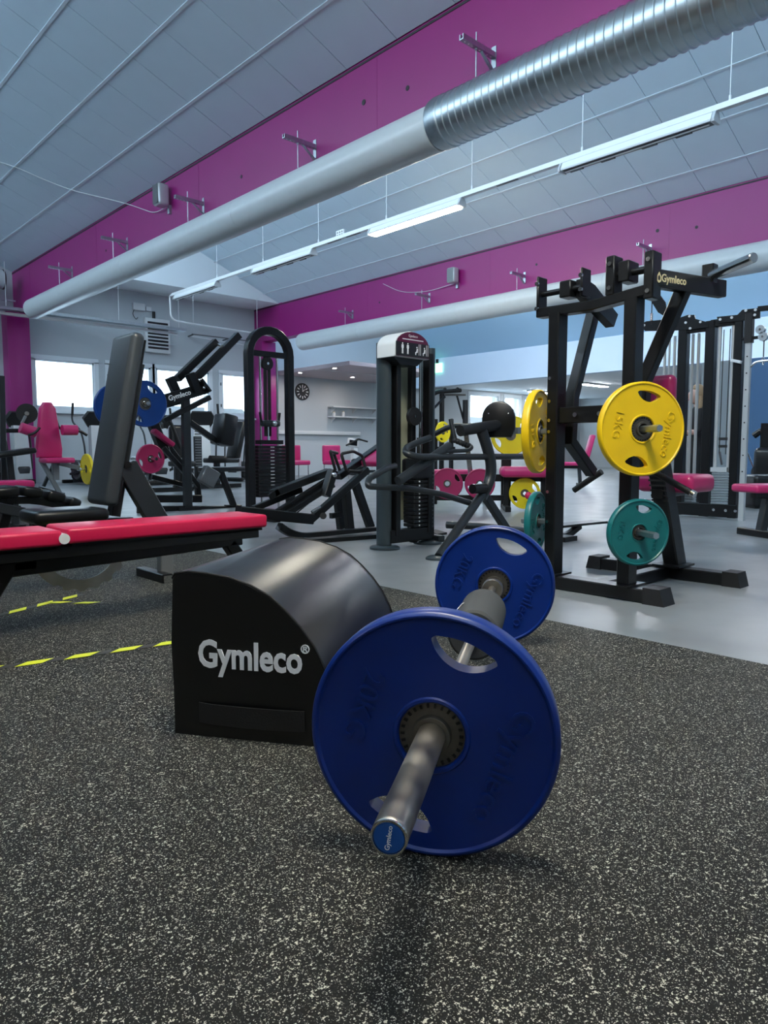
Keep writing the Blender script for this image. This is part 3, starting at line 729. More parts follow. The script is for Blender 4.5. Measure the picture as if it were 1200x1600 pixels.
def lamp(y0, y1, lit, label, tx=TX, em='tube_light'):
    t = thing('track_lamp', label, 'lamp', (tx, (y0+y1)/2, TZ), 0, 'track lamps'); h = (y1-y0)/2
    Bm().prism([(-.035, -.033), (.035, -.033), (.075, -.115), (.07, -.135), (-.07, -.135), (-.075, -.115)], 2*h-.05, axes((0, h-.025, 0), (1, 0, 0), (0, 0, 1), (0, -1, 0))).build('housing', 'white_plastic', t)
    for s in (-1, 1):
        Bm().prism([(-.04, -.034), (.04, -.034), (.082, -.115), (.076, -.145), (-.076, -.145), (-.082, -.115)], .03, axes((0, s*h+.015, 0), (1, 0, 0), (0, 0, 1), (0, -1, 0))).build('end_cap', 'silver_plastic', t)
    if lit: Bm().box((0, 0, -.146), (.13, 2*h-.1, .022), None, .006, 2).build('light_tube', em, t)
    else:
        Bm().box((0, 0, -.137), (.10, 2*h-.08, .006)).build('reflector', 'plate_grey', t)
        for k in (-.62, -.2, .35, .8): Bm().box((.02, k*h, -.146), (.06, .18, .014)).build('lamp_socket', 'print_black', t)
        Bm().cyl((-.02, -h+.06, -.150), (-.02, h-.06, -.150), .009, 10).build('light_tube', 'white_plastic', t)
for a, b, lit, lab in ((3.44, 5.34, False, 'unlit strip lamp on the track nearest the viewer'), (7.0, 8.95, True, 'lit strip lamp glowing warm white under the track'),
                       (10.49, 12.43, False, 'unlit strip lamp beyond the lit one on the track'), (13.85, 15.74, False, 'unlit strip lamp at the far end of the track'), (-.05, 1.87, False, None)):
    if lab: lamp(a, b, lit, lab)
# same track above the viewer; rear and far tracks are unseen, added to brighten
for tx, lit_y, em, w in ((1.15, (-3.5, -.05, 3.44, 6.99), 'tube_light', 'viewer'), (-4.5, (-3.5, -.05, 3.44, 6.99), 'tube_light_fill', 'rear'), (14.3, (.0, 3.44, 6.99, 10.49), 'tube_light_cool', 'far')):
    t2 = thing('light_track', {'viewer': 'white lighting track above the viewer', 'rear': 'added fill-light track in the bay behind the viewer', 'far': 'added lighting track hidden behind the far duct'}[w], 'light track', (tx, 0, TZ), 0)
    Bm().sweep([(0, -6.9, 0), (0, 7.2 if w == 'viewer' else 15.9, 0)], [(-.035, -.03), (.035, -.03), (.035, .03), (-.035, .03)]).build('rail', 'white_plastic', t2)
    top = {'viewer': zc(tx, X1), 'rear': zc(tx, -1.25), 'far': 7.14-(tx-X2)*3.39/6.25}[w]-TZ
    for k in range(7): Bm().cyl((0, -4.5+1.77*k, .03), (0, -4.5+1.77*k, top), .005, 6).build('hanger', 'white_plastic', t2)
    for k, y0 in enumerate(lit_y):
        if w == 'viewer' and y0 > 5: continue
        lit_ = w == 'far' or (w == 'viewer' and k == 1) or (w == 'rear' and k in (0, 2))
        lamp(y0, y0+1.92, lit_, ('lit' if lit_ else 'unlit')+' strip lamp over the %s, number %s from the side wall' % ({'viewer': 'speckled floor', 'rear': 'bay behind the viewer, on the added track', 'far': 'far machines, on the added track'}[w], ('one', 'two', 'three', 'four')[k]), tx, 'tube_light_overhead' if w == 'viewer' else em)
# conduit running on from the track end
cq = thing('conduit', 'white conduit dropping from the track end and running along the window wall', 'conduit', (TX, 15.9, TZ), 0)
Bm().tube([(0, .0, 0), (0, .15, 0), (.02, .15, -.55), (.55, .15, -.58), (2.9, .15, -.62)], .022, 10, .16).build('pipe', 'white_plastic', cq)
for x in (.6, 2.4): Bm().cyl((x, .15, -.58), (x, .15, .29), .005, 6).build('hanger', 'white_plastic', cq)
# cable tray along the window wall
ct = thing('cable_tray', 'grey-blue cable tray hung along the window wall below the soffit', 'cable tray', (4.3, 16.6, 3.70), 0)
Bm().sweep([(-.5, 0, 0), (4.35, 0, 0)], [(-.12, -.03), (.12, -.03), (.12, .03), (.105, .03), (.105, -.015), (-.105, -.015), (-.105, .03), (-.12, .03)]).build('tray', 'zinc_dull', ct)
Bm().bar([(-.5, .1, -.09), (4.2, .1, -.09)], .10, .06).build('lamp_strip', 'silver_plastic', ct)
for x in (.3, 2.7, 4.2): Bm().cyl((x, 0, .03), (x, 0, .96), .006, 6).build('hanger', 'white_plastic', ct)
# wall fittings
p0, p1 = ony(237, 498, 17.4), ony(265, 552, 17.4)
g = thing('air_grille', 'white louvred air grille on the window wall behind the backrest', 'air grille', ((p0.x+p1.x)/2-.08, 17.5, (p0.z+p1.z)/2), 0)
Bm().box((0, -.06, 0), (.66, .12, .84), None, .012, 2).build('frame', 'white_plastic', g)
for k in range(8): Bm().box((0, -.125, -.31+.088*k), (.54, .012, .05)).build('louvre', 'print_black', g)
p = ony(218, 479, 17.4); e = thing('junction_box', 'small white electrical box with loose cable high on the window wall', 'electrical box', (p.x, 17.5, p.z), 0)
Bm().box((0, -.05, 0), (.30, .10, .17), None, .01, 2).build('cover', 'white_plastic', e); Bm().tube([(-.12, -.05, -.08), (-.17, -.06, -.2), (-.08, -.06, -.32), (-.03, -.05, -.26)], .008, 6, .08).build('cable', 'print_black', e)
Bm().box((.25, -.04, -.02), (.14, .08, .10), None, .008, 2).build('switch', 'white_plastic', e)
p = ony(242, 495, 17.4); e = thing('wall_antenna', 'short black bar standing above the louvred grille', 'antenna', (p.x, 17.5, p.z), 0)
Bm().box((0, -.04, 0), (.07, .05, .28), None, .012, 2).build('housing', 'print_black', e); Bm().box((0, -.01, -.16), (.30, .06, .05)).build('bracket', 'white_plastic', e)
# thin white rail under the soffit near the far beam
p, q = ony(300, 522, 17.2), ony(393, 538, 17.2)
e = thing('wall_rail', 'thin dark rail under the soffit left of the far beam', 'rail', (p.x, 17.2, p.z), 0)
Bm().cyl((0, 0, 0), (q.x-p.x, 0, 0), .016, 8).build('rail_bar', 'plate_grey', e); Bm().cyl((0, 0, -.06), (q.x-p.x, 0, -.14), .012, 8).build('lower_bar', 'white_plastic', e)
for x in (.05, (q.x-p.x)*.6): Bm().bar([(x, 0, 0), (x, .3, -.02)], .03, .03).build('stay', 'plate_grey', e)
# duct bend at the left end of the near beam
wd_ = thing('duct_bend', 'white round duct bend at the left edge under the ceiling', 'air duct', (4.55, 16.9, 0), 0)
Bm().tube([(-2.2, 0, 4.35), (.12, 0, 4.35)], .19, 24).build('duct_run', 'duct_paint', wd_)
Bm().lathe([(.19, 0), (.205, .005), (.205, .03), (.19, .035)], 28, Matrix.Translation((.08, 0, 4.35)) @ Matrix.Rotation(R(90), 4, 'Y')).build('end_ring', 'dark_line', wd_)
Bm().tube([(-.18, .1, 4.30), (-.18, .1, 2.95)], .13, 18).build('down_pipe', 'duct_paint', wd_)
Bm().bar([(.35, .1, 3.95), (-.5, .1, 3.95)], .03, .03).build('bracket', 'zinc_dull', wd_)
# exit sign
p = onx(681, 575, 17.4); e = thing('exit_sign', 'glowing green exit sign on the blue bulkhead', 'sign', (17.46, p.y, p.z), 0)
Bm().box((0, 0, 0), (.07, .42, .30), None, .01, 2).build('light_box', 'exit_light', e); Bm().box((0, .0, .22), (.05, .08, .14)).build('mount', 'print_black', e)
# clock
p = ony(473, 612, 17.46); ck = thing('wall_clock', 'round black wall clock with pale numerals above the pink chairs', 'clock', (p.x, 17.5, p.z), 0)
CM = axes((0, 0, 0), (1, 0, 0), (0, 0, 1), (0, -1, 0))
Bm().lathe([(0, .03), (.215, .03), (.235, .05), (.25, .045), (.255, 0)], 40, CM).build('dial', 'print_black', ck)
for k in range(12):
    a = R(30*k); Bm().box((.17*math.sin(a), -.034, .17*math.cos(a)), (.022, .006, .075), Matrix.Rotation(a, 4, 'Y')).build('numeral', 'print_white', ck)
for a, l in ((-2, .15), (48, .10)):
    Bm().box((l/2*math.sin(R(a)), -.042, l/2*math.cos(R(a))), (.014, .004, l), Matrix.Rotation(R(a), 4, 'Y')).build('hand', 'print_white', ck)
# spots in the canopy
for i, (px, py) in enumerate(((469, 582), (523, 575), (551, 589))):
    q = onz(px, py, 2.92); s = thing('ceiling_spot', 'small round ceiling spot in the canopy, %s of three' % ('leftmost', 'nearest', 'rightmost')[i], 'lamp', (q.x, q.y, 2.92), 0, 'canopy spots')
    Bm().lathe([(.05, 0), (.05, -.006), (0, -.006)], 16).build('lens', 'spot_light', s); Bm().lathe([(.05, 0), (.055, -.012), (.075, -.006), (.075, 0)], 20).build('ring', 'white_plastic', s)
# wall shelves
for i, (z, lab) in enumerate(((2.08, 'upper white wall shelf in the seating corner'), (1.78, 'lower white wall shelf in the seating corner'))):
    s = thing('wall_shelf', lab, 'shelf', (13.85, 17.5, z), 0, 'wall shelves')
    Bm().box((1.0, -.14, 0), (2.0, .28, .035)).build('board', 'white_plastic', s)
    for x in (.15, 1.0, 1.85): Bm().prism([(0, 0), (.22, 0), (0, -.16)], .02, axes((x, 0, -.018), (0, -1, 0), (0, 0, 1), (-1, 0, 0))).build('bracket', 'white_plastic', s)
for x, h, lab in ((13.98, .13, 'squat pale jar on the lower wall shelf'), (14.35, .16, 'tall pale bottle on the lower wall shelf')):
    s = thing('jar', lab, 'jar', (x, 17.36, 1.7975), 0)
    Bm().lathe([(0, 0), (.045, 0), (.05, .02), (.05, h*.7), (.03, h*.85), (.03, h*.9), (0, h*.9)], 16).build('glass_body', 'white_plastic', s)
    Bm().lathe([(.034, h*.88), (.034, h), (0, h)], 16).build('lid', 'print_cream', s)
# pink chairs
def chair(px, py, rz, label):
    q = onz(px, py); t = thing('cafe_chair', label, 'chair', (q.x, q.y, 0), rz, 'pink chairs by the wall')
    pad(t, 'seat', 'pink_vinyl', (0, 0, .43), (.56, .52, .12), .04)
    pad(t, 'backrest', 'pink_vinyl', (0, .22, .66), (.56, .11, .44), .035)
    for x in (-.24, .24):
        for y in (-.2, .22): Bm().cyl((x, y, 0), (x, y, .38), .014, 8).build('leg', 'chrome', t)
    return t
chair(463, 749, 0, 'pink chair half hidden by the arched tower'); chair(526, 748, 0, 'pink chair to the right, behind the black sled frame')
# far fittings: air unit by the far windows, exterior house
p = ony(802, 603, 17.4); e = thing('air_unit', 'white wall air unit above the far windows', 'air conditioner', (p.x, 17.5, 2.77 if False else p.z-.02), 0)
Bm().box((0, -.13, 0), (1.3, .26, .20), None, .03, 2).build('casing', 'white_plastic', e); Bm().box((.3, -.262, .02), (.6, .01, .10)).build('outlet', 'print_black', e)
# strip lamps under the low ceiling; the farther one is added to brighten
for i, (px, py) in enumerate(((930, 601), (845, 612))):
    q = onz(px, py, 2.95); t = thing('ceiling_lamp', ('nearer' if i == 0 else 'added farther')+' strip lamp under the low far ceiling', 'lamp', (q.x, q.y, 2.98), 0, 'lamps under the low ceiling')
    Bm().box((0, 0, -.03), (1.5, .22, .06), None, .01, 1).build('housing', 'white_plastic', t); Bm().box((0, 0, -.07), (1.4, .16, .02), None, .005, 1).build('light_tube', 'tube_light_cool', t)
for i, (x, w, h, y, lab) in enumerate(((15.5, 7, 1.9, 30, 'pale low building seen through the near windows'), (40, 14, 2.2, 32, 'pale low building seen through the far windows'))):
    t = thing('house', lab, 'building', (x, y, 0), 0)
    Bm().span((-w/2, 0, 0), (w/2, 5, h)).build('wall', 'exterior', t)
    Bm().prism([(-w/2-.3, h), (w/2+.3, h), (w/2-.6, h+.8), (-w/2+.6, h+.8)], 5.4, axes((0, -.2, 0), (1, 0, 0), (0, 0, 1), (0, -1, 0)) @ Matrix.Translation((0, 0, -5.4))).build('roof', 'plate_grey', t)
    for k in range(4): Bm().box((-w/2+w*(k+.5)/4, -.02, h*.55), (w*.11, .05, .8)).build('window', 'mirror_blue', t)
struct(Bm().span((XB, 18, -.3), (70, 60, -.12)).build('ground_outside', 'exterior'))

# ------------------------------------------------------------------ tape on the rubber floor
def tape(name, label, p, q, w, n, m, duty=.55, z=.009):
    p, q = Vector(p), Vector(q); d = (q-p).normalized(); s = Vector((-d.y, d.x, 0)); Lt = (q-p).length
    t = thing(name, label, 'floor tape', (p.x, p.y, z), 0)
    pp = Lt/n
    Bm().prism([tuple((d*a+s*b).xy) for a, b in ((0, -w/2), (Lt, -w/2), (Lt, w/2), (0, w/2))], .0006).build('strip', 'tape_black', t)
    for k in range(n):
        a = k*pp; b = a+pp*duty; sk = pp*.28
        Bm().prism([tuple((d*u+s*v).xy) for u, v in ((a, -w/2), (b, -w/2), (b+sk, w/2), (a+sk, w/2))], .0007, Matrix.Translation((0, 0, .0006))).build('stripe', m, t)
tape('floor_tape', 'yellow and black striped tape nearest the black block', onz(-60, 1056), onz(300, 1003), .042, 5, 'tape_yellow')
tape('floor_tape', 'yellow striped tape slanting under the notched arc', onz(-40, 974), onz(130, 931), .042, 4, 'tape_yellow', .6)
tape('floor_tape', 'short piece of yellow striped tape crossing the slanting one', onz(72, 944), onz(162, 945), .04, 2, 'tape_yellow')
tape('floor_tape', 'pale tape line on the rubber floor beyond the red bench', onz(-30, 895), onz(250, 871), .05, 5, 'tape_white', .75)
# ------------------------------------------------------------------ machines further back
def V3(v, **k):
    v = Vector(v)
    for a, b in k.items(): setattr(v, a, b)
    return v
BP = '%s'
# --- arched cable tower
f = Fr((4.15, 6.66, 0), 0)
t = thing('cable_tower', 'black arched cable tower with full weight stack', 'gym machine', f.o, 0)
xl, xr = f.y(390.5, 700, 0).x, f.y(453, 700, 0).x; rr = (xr-xl)/2; zt = f.y(421, 517, 0).z; xm = (xl+xr)/2
path = [(xl, 0, .02), (xl, 0, zt-rr)]+[(xm-rr*math.cos(R(a)), 0, zt-rr+rr*math.sin(R(a))) for a in range(15, 180, 15)]+[(xr, 0, zt-rr), (xr, 0, .02)]
Bm().bar(path, .085, .085, up=(0, 1, 0)).build('arch_frame', 'black_metal', t)
zb = f.y(421, 554, 0).z
Bm().bar([(xl, 0, zb), (xr, 0, zb)], .05, .06).build('cross_bar', 'black_metal', t)
Bm().bar([(xl, 0, .03), (xr, 0, .03)], .09, .06).build('base_bar', 'black_metal', t)
Bm().bar([(xl, -.02, .03), (xl, -.5, .03)], .08, .06).build('foot_bar', 'black_metal', t); Bm().bar([(xr, .02, .03), (xr, .5, .03)], .08, .06).build('foot_bar', 'black_metal', t)
z0, z1 = f.y(421, 776, 0).z, f.y(421, 696, 0).z; n = 15; hh = (z1-z0)/n
sm = Bm().box((0, 0, 0), (.36, .11, hh*.93), None, .003, 1).mesh('weight_block', 'black_metal')
for k in range(n): link('weight_block', sm, t, (xm-.01, 0, z0+hh*(k+.5)))
for k in range(3, n): Bm().box((xm-.01, -.056, z0+hh*(k+.5)), (.05, .003, .006)).build('weight_mark', 'print_white', t)
Bm().box((xm-.01, 0, z1+.035), (.30, .10, .045)).build('top_block', 'black_metal', t)
for x in (-.12, .10): Bm().cyl((xm+x, 0, .05), (xm+x, 0, zb), .012, 10).build('guide_rod', 'chrome', t)
for x in (-.055, -.005): Bm().bar([(xm+x, 0, z1+.1), (xm+x, 0, zb-.02)], .035, .02).build('selector_belt', 'black_rubber', t)
pu = Bm().cyl((xm-.03, -.02, zb-.10), (xm-.03, .02, zb-.10), .07, 20).build('pulley', 'black_rubber', t); Bm().cyl((xm-.03, -.025, zb-.10), (xm-.03, .025, zb-.10), .014, 10).build('axle', 'chrome', pu)
q = f.y(421, 662, 0); Bm().box((xm-.02, -.03, q.z), (.22, .10, .07), None, .02, 2).build('carriage', 'graphite_metal', t); Bm().ball((xm+.0, -.09, q.z), .03).build('carriage_bolt', 'chrome', t)
for s in (-1, 1): Bm().bar([(xm-.02+s*.11, -.03, q.z), (xm-.02+s*.13, -.03, q.z+.12)], .02, .02).build('carriage_horn', 'black_metal', t)
Bm().bar([(xm-.02, 0, z1+.05), (xm-.02, 0, q.z)], .03, .02).build('stem', 'chrome', t)

# --- selector machine with printed hood
f = Fr((3.65, 3.97, 0), 0)
t = thing('stack_machine', 'slate grey weight-stack machine with arched instruction hood and bent-tube frame with round pad', 'gym machine', f.o, 0)
xa, xb = f.y(600, 700, 0).x, f.y(667.5, 700, 0).x; za, zb2 = f.y(600, 536, 0).z, f.y(667, 546, 0).z
for x in (xa, xb):
    oval = [(.047*math.cos(2*math.pi*i/16), .07*math.sin(2*math.pi*i/16)) for i in range(16)]
    Bm().sweep([(x, 0, .02), (x, 0, za)], oval, up=(0, 1, 0)).build('post', 'slate_metal', t)
    Bm().lathe([(0, .025), (.085, .025), (.10, .015), (.10, 0), (0, 0)], 24, Matrix.Translation((x-.02, -.03, 0)) @ Matrix.Diagonal((1.1, 1.2, 1, 1))).build('floor_pad', 'slate_metal', t)
    Bm().bar([(x+(.07 if x == xa else -.05), -.06, .10), (x+(.07 if x == xa else -.05), -.06, za-.05)], .045, .06, up=(0, 1, 0)).build('inner_rail', 'black_metal', t)
fy = -.20
x0, x1_ = f.y(617, 600, fy).x, f.y(671, 600, fy).x; zb_, zt_ = f.y(644, 559, fy).z, f.y(644, 518, fy).z; xm = (x0+x1_)/2; hw = (x1_-x0)/2
hp = [(-hw, zb_), (hw, zb_), (hw, zb_+(zt_-zb_)*.42)]+[(hw*math.cos(R(a)), zb_+(zt_-zb_)*(.42+.58*math.sin(R(a)))) for a in range(12, 180, 12)]+[(-hw, zb_+(zt_-zb_)*.42)]
hd = Bm().prism(hp, .19, axes((xm, fy+.19, 0), (1, 0, 0), (0, 0, 1), (0, -1, 0)), .012).build('hood', 'white_plastic', t)
sc = lambda k, dz=0: [(x*k, (z-zb_)*k+zb_+(zt_-zb_)*(1-k)*.5) for x, z in hp]
zs = zb_+(zt_-zb_)*.56
low = [p for p in sc(.95) if p[1] < zs-.02]; FM = axes((xm, fy, 0), (1, 0, 0), (0, 0, 1), (0, -1, 0))
ph = Bm().prism(sc(.95), .003, FM).build('hood_print', 'print_plum', hd)
Bm().prism([(-hw*.95, zb_+.008), (hw*.95, zb_+.008), (hw*.95, zs), (-hw*.95, zs)], .0045, FM).build('dark_field', 'print_black', ph)
text('hood_lettering', 'Gymleco', .026, 'print_white', ph, FM @ Matrix.Translation((0, zt_-.035, .005)), .0005)
text('hood_lettering', 'STANDING MACHINE', .017, 'print_white', ph, FM @ Matrix.Translation((0, zt_-.068, .005)), .0005) if False else Bm().prism([(-hw*.6, zt_-.064), (hw*.6, zt_-.064), (hw*.6, zt_-.058), (-hw*.6, zt_-.058)], .004, FM @ Matrix.Translation((0, 0, .001))).build('caption_line', 'print_white', ph)
for i, xx in enumerate((-.60, -.30, .22, .66)):     # little figures of the instruction print
    g = Bm(); ox = hw*xx; oz = zb_+.022
    FMo = FM @ Matrix.Translation((ox, oz, .0046))
    if i < 2:
        g.prism([(-.008, 0), (-.002, 0), (0, .03), (.002, 0), (.008, 0), (.007, .035), (.012, .045), (.010, .065), (-.010, .065), (-.012, .045), (-.007, .035)], .0006, FMo)
    else:
        g.prism([(-.016, 0), (-.010, 0), (-.006, .016), (.008, .018), (.010, .045), (-.002, .048), (-.006, .026), (-.018, .018)], .0006, FMo)
        g.prism([(.020, 0), (.024, 0), (.024, .08), (.020, .08)], .0006, FMo); g.prism([(.036, 0), (.040, 0), (.040, .08), (.036, .08)], .0006, FMo)
    g.prism([(.006*math.cos(R(a)), .073-(0 if i < 2 else .018)+.006*math.sin(R(a))) for a in range(0, 360, 45)], .0006, FMo)
    g.build('figure_print', 'print_white', ph)
Bm().prism([(-hw*.85, 0), (hw*.85, 0), (hw*.5, -.05), (-hw*.5, -.05)], .15, axes((xm, fy+.19, zb_), (1, 0, 0), (0, 0, 1), (0, -1, 0))).build('hood_base', 'black_metal', t)
px0, px1 = f.y(613, 700, .10).x, f.y(643, 700, .10).x
Bm().box(((px0+px1)/2, .10, .80), (px1-px0, .015, 1.22)).build('rear_shield', 'cream_panel', t)
cx_ = f.y(646, 700, 0).x
Bm().bar([(cx_, .02, .1), (cx_, .02, za-.1)], .05, .05).build('guide_column', 'black_metal', t)
for px in (656, 661): Bm().cyl(V3(f.y(px, 700, .0), z=.1), V3(f.y(px, 700, .0), z=za-.08), .009, 8).build('guide_rod', 'chrome', t)
sm = Bm().box((0, 0, 0), (.22, .12, .026), None, .003, 1).mesh('weight_block', 'black_metal')
for k in range(14): link('weight_block', sm, t, (cx_+.04, -.02, .16+.031*k))
for k in range(14): Bm().box((cx_-.015, -.083, .16+.031*k), (.012, .004, .012)).build('weight_mark', 'print_white', t)
for zz, r_ in ((f.y(640, 651, 0).z, .07), (.09, .07)):
    pu = Bm().cyl((cx_-.03, -.05, zz), (cx_-.03, -.02, zz), r_, 20).build('pulley', 'black_rubber', t); Bm().cyl((cx_-.03, -.055, zz), (cx_-.03, -.015, zz), .012, 10).build('axle', 'chrome', pu)
Bm().bar([(xa, -.04, .09), (xb, -.04, .09)], .08, .10).build('lower_beam', 'black_metal', t)
Bm().box(((xa+xb)/2+.05, -.07, .60), (.30, .05, .16), None, .02, 2).build('lower_shroud', 'black_metal', t)

# --- grey tube-frame machine in front of it
f0 = f
class _Sh:
    def y(s, px, py, v): return f0.y(px, py, v-.52)
    def z(s, px, py, v): return f0.z(px, py, v)
f = _Sh()
Bm().tube([f.y(617, 728, .34), f.y(605, 731, .28), f.y(576, 748, .16), f.y(574, 760, .12), f.y(640, 763, .08), f.y(690, 772, .04), f.y(740, 788, .0)], .022, 12, .06).build('lower_loop', 'graphite_metal', t)
Bm().tube([f.y(672, 684, .10), f.y(655, 690, .10), f.y(634, 700, .08), f.y(634, 709, .02), f.y(652, 714, -.02), f.y(700, 714, 0), f.y(866, 713, 0)], .024, 12, .08).build('upper_loop', 'graphite_metal', t)
Bm().tube([f.y(622, 752, .02), f.y(702, 697, .02)], .034, 14).build('cross_tube', 'graphite_metal', t)
hb = Bm().tube([f.y(696, 705, .0), f.y(733, 704, .0), f.y(738, 698, .03), f.y(730, 695, .08)], .015, 10, .04).build('handle_tube', 'graphite_metal', t)
g = Bm(); a, b = f.y(733, 697, .06), f.y(711, 688, .20)
for k in range(6): g.ball(a.lerp(b, k/5), .023, n=10)
g.build('hand_grip', 'black_rubber', hb)
Bm().tube([f.y(711, 688, .2), f.y(704, 655, .24)], .017, 10).build('lever_tube', 'graphite_metal', t)
Bm().tube([f.y(752, 672, 0), f.y(760, 695, 0), f.y(768, 725, 0), f.y(766, 750, 0), f.y(752, 778, 0)], .042, 16, .1).build('column', 'graphite_metal', t)
rl = Bm().cyl(f.y(719, 673, 0), f.y(778, 664, .0), .041, 24).build('roller', 'black_rubber', t)
Bm().tube([f.y(756, 768, 0), f.y(686, 870, -.12)], .034, 14).build('leg', 'graphite_metal', t)
q = f.z(686, 873, 0); Bm().lathe([(0, .02), (.07, .02), (.085, .01), (.085, 0), (0, 0)], 24, Matrix.Translation((q.x, q.y, 0)) @ Matrix.Diagonal((1.2, 1, 1, 1))).build('floor_pad', 'slate_metal', t)
Bm().bar([f.y(752, 766, .03), f.y(792, 828, .03)], .05, .06).build('leg', 'graphite_metal', t)
Bm().cyl(f.y(738, 764, -.03), f.y(758, 763, -.03), .036, 16).build('stub_tube', 'black_metal', t)
Bm().tube([f.z(698, 820, .07), f.z(745, 822, .07), f.z(838, 832, .05)], .034, 12).build('floor_tube', 'graphite_metal', t)
Bm().bar([f.z(640, 832, .05), f.z(690, 842, .04)], .06, .05).build('floor_bar', 'graphite_metal', t)
ft = Bm().prism([(0, 0), (.16, 0), (.14, .12), (.02, .10)], .02, axes(f.z(683, 838, .02), (1, .2, 0), (0, 1, .15), (0, 0, 1))).build('foot_plate', 'black_rubber', t)
Bm().bar([f.y(806, 673, .02), f.y(880, 672, .02)], .035, .05).build('flat_bar', 'grey_metal', t)
dc = f.y(783, 657, 0)
dp = [(-.10, -.13), (.10, -.13), (.125, -.07), (.125, .02)]+[(.125*math.cos(R(a)), .02+.125*math.sin(R(a))) for a in range(15, 180, 15)]+[(-.125, .02), (-.125, -.07)]
Bm().prism(dp, .09, axes(dc+Vector((-.06, -.02, 0)), (.55, -.83, 0), (0, 0, 1), (-.83, -.55, 0)) @ Matrix.Translation((0, 0, -.09)), .012).build('round_pad', 'black_vinyl', t)
for s in (-1, 1): Bm().ball(dc+Vector((-.062, -.022, .05))+Vector((.55, -.83, 0))*.075*s, .006).build('rivet', 'chrome', t)

# --- black sled frame
f = Fr((4.0, 4.95, 0), 0)
t = thing('sled_machine', 'low black sled-type machine with sloping rails and a pink back pad', 'gym machine', f.o, 0)
K = lambda a, b, y, w, h, n: Bm().bar([f.y(*a, y), f.y(*b, y)], w, h, up=(0, 1, 0)).build(n, 'black_metal', t)
Bm().bar([f.y(436, 822, -.05), f.y(450, 832, -.05), f.y(470, 838, -.05), f.y(592, 828, -.05)], .06, .07, .08, up=(0, 1, 0)).build('skid', 'black_metal', t)
Bm().bar([V3(f.z(460, 846, .02), z=.018), V3(f.z(600, 836, .02), z=.018)], .12, .035).build('floor_plate', 'black_metal', t)
K((372, 799), (486, 811), 0, .09, .09, 'base_beam'); K((484, 813), (574, 734), 0, .06, .06, 'front_rail')
K((426, 771), (514, 737), .15, .06, .09, 'upper_arm'); K((396, 795), (470, 765), .2, .05, .05, 'rear_arm')
K((434, 800), (510, 752), .05, .05, .05, 'slide_rail'); K((447, 803), (520, 757), .0, .05, .05, 'slide_rail')
K((508, 775), (520, 735), -.04, .07, .08, 'carriage'); Bm().ball(f.y(522, 742, -.09), .025).build('carriage_bolt', 'chrome', t)
K((540, 762), (547, 832), .02, .075, .06, 'upright'); K((555, 755), (579, 824), .1, .075, .06, 'upright'); K((527, 775), (533, 826), .25, .07, .06, 'upright')
K((528, 745), (600, 694), .18, .06, .09, 'back_rail')
Bm().box(f.y(592, 713, .05), (.32, .30, .06), Matrix.Rotation(R(-28), 4, 'Y'), .02, 3).build('back_pad', 'pink_vinyl', t)
Bm().tube([f.y(524, 735, 0), f.y(516, 705, 0), f.y(527, 708, .1)], .014, 10, .02).build('grip', 'black_rubber', t)
Bm().tube([f.y(531, 735, .1), f.y(522, 709, .1)], .014, 10).build('grip', 'black_rubber', t)
Bm().tube([f.y(541, 735, 0), f.y(533, 709, 0), f.y(552, 705, .03), f.y(566, 712, .06), f.y(572, 734, .02), f.y(560, 737, 0), f.y(545, 736, 0)], .014, 10, .03).build('handle_loop', 'black_rubber', t)
K((426, 768), (430, 776), .12, .1, .03, 'bracket'); Bm().cyl(f.y(487, 800, -.06), f.y(500, 792, -.06), .012, 10).build('lock_pin', 'chrome', t)
K((517, 806), (531, 804), .2, .05, .05, 'bracket'); Bm().cyl(f.y(505, 806, -.05), f.y(505, 806, .1), .03, 12).build('stop_roller', 'black_rubber', t)
Bm().tube([f.y(463, 802, .05), f.y(505, 768, .05)], .005, 6).build('cable', 'black_rubber', t)

# --- plate-loaded machine with blue plates
f = Fr((4.35, 8.2, 0), 0)
t = thing('plate_loaded_machine', 'black plate-loaded lever machine with raised twin arms, blue plates and logo bar', 'gym machine', f.o, 0)
K = lambda a, b, y, w, h, n, m='black_metal': Bm().bar([f.y(*a, y), f.y(*b, y)], w, h, up=(0, 1, 0)).build(n, m, t)
q = f.y(290, 640, 0); Bm().bar([(q.x, 0, .03), (q.x, 0, f.y(290, 615, 0).z)], .10, .07, up=(0, 1, 0)).build('post', 'graphite_metal', t)
Bm().box((q.x, 0, .02), (.30, .14, .04)).build('base_plate', 'black_metal', t)
K((215, 796), (372, 796), .0, .09, .06, 'base_beam'); K((236, 779), (313, 779), .5, .1, .10, 'rear_beam')
lb = K((256, 626), (322, 606), -.05, .14, .07, 'logo_bar')
a, b = f.y(264, 623, -.09), f.y(297, 613, -.09); dv = (b-a).normalized(); mtx = axes((a+b)/2+Vector((0, -.003, 0)), dv, Vector((0, -1, 0)).cross(dv), (0, -1, 0))
text('logo_lettering', 'Gymleco', .085, 'print_white', lb, mtx, .001, .002)
K((277, 592), (337, 534), .12, .085, .11, 'raised_arm'); K((308, 589), (372, 524), -.08, .085, .11, 'raised_arm')
Bm().cyl(f.y(336, 536, .12), f.y(347, 541, -.08), .018, 10).build('arm_spacer', 'chrome', t)
K((265, 590), (275, 612), .1, .1, .1, 'arm_bracket'); K((296, 584), (308, 612), -.08, .1, .1, 'arm_bracket')
bk = K((311, 593), (325, 612), -.1, .03, .16, 'bearing_plate')
for p in ((312, 594), (319, 606)): Bm().ball(f.y(*p, -.14), .022).build('bolt', 'chrome', bk)
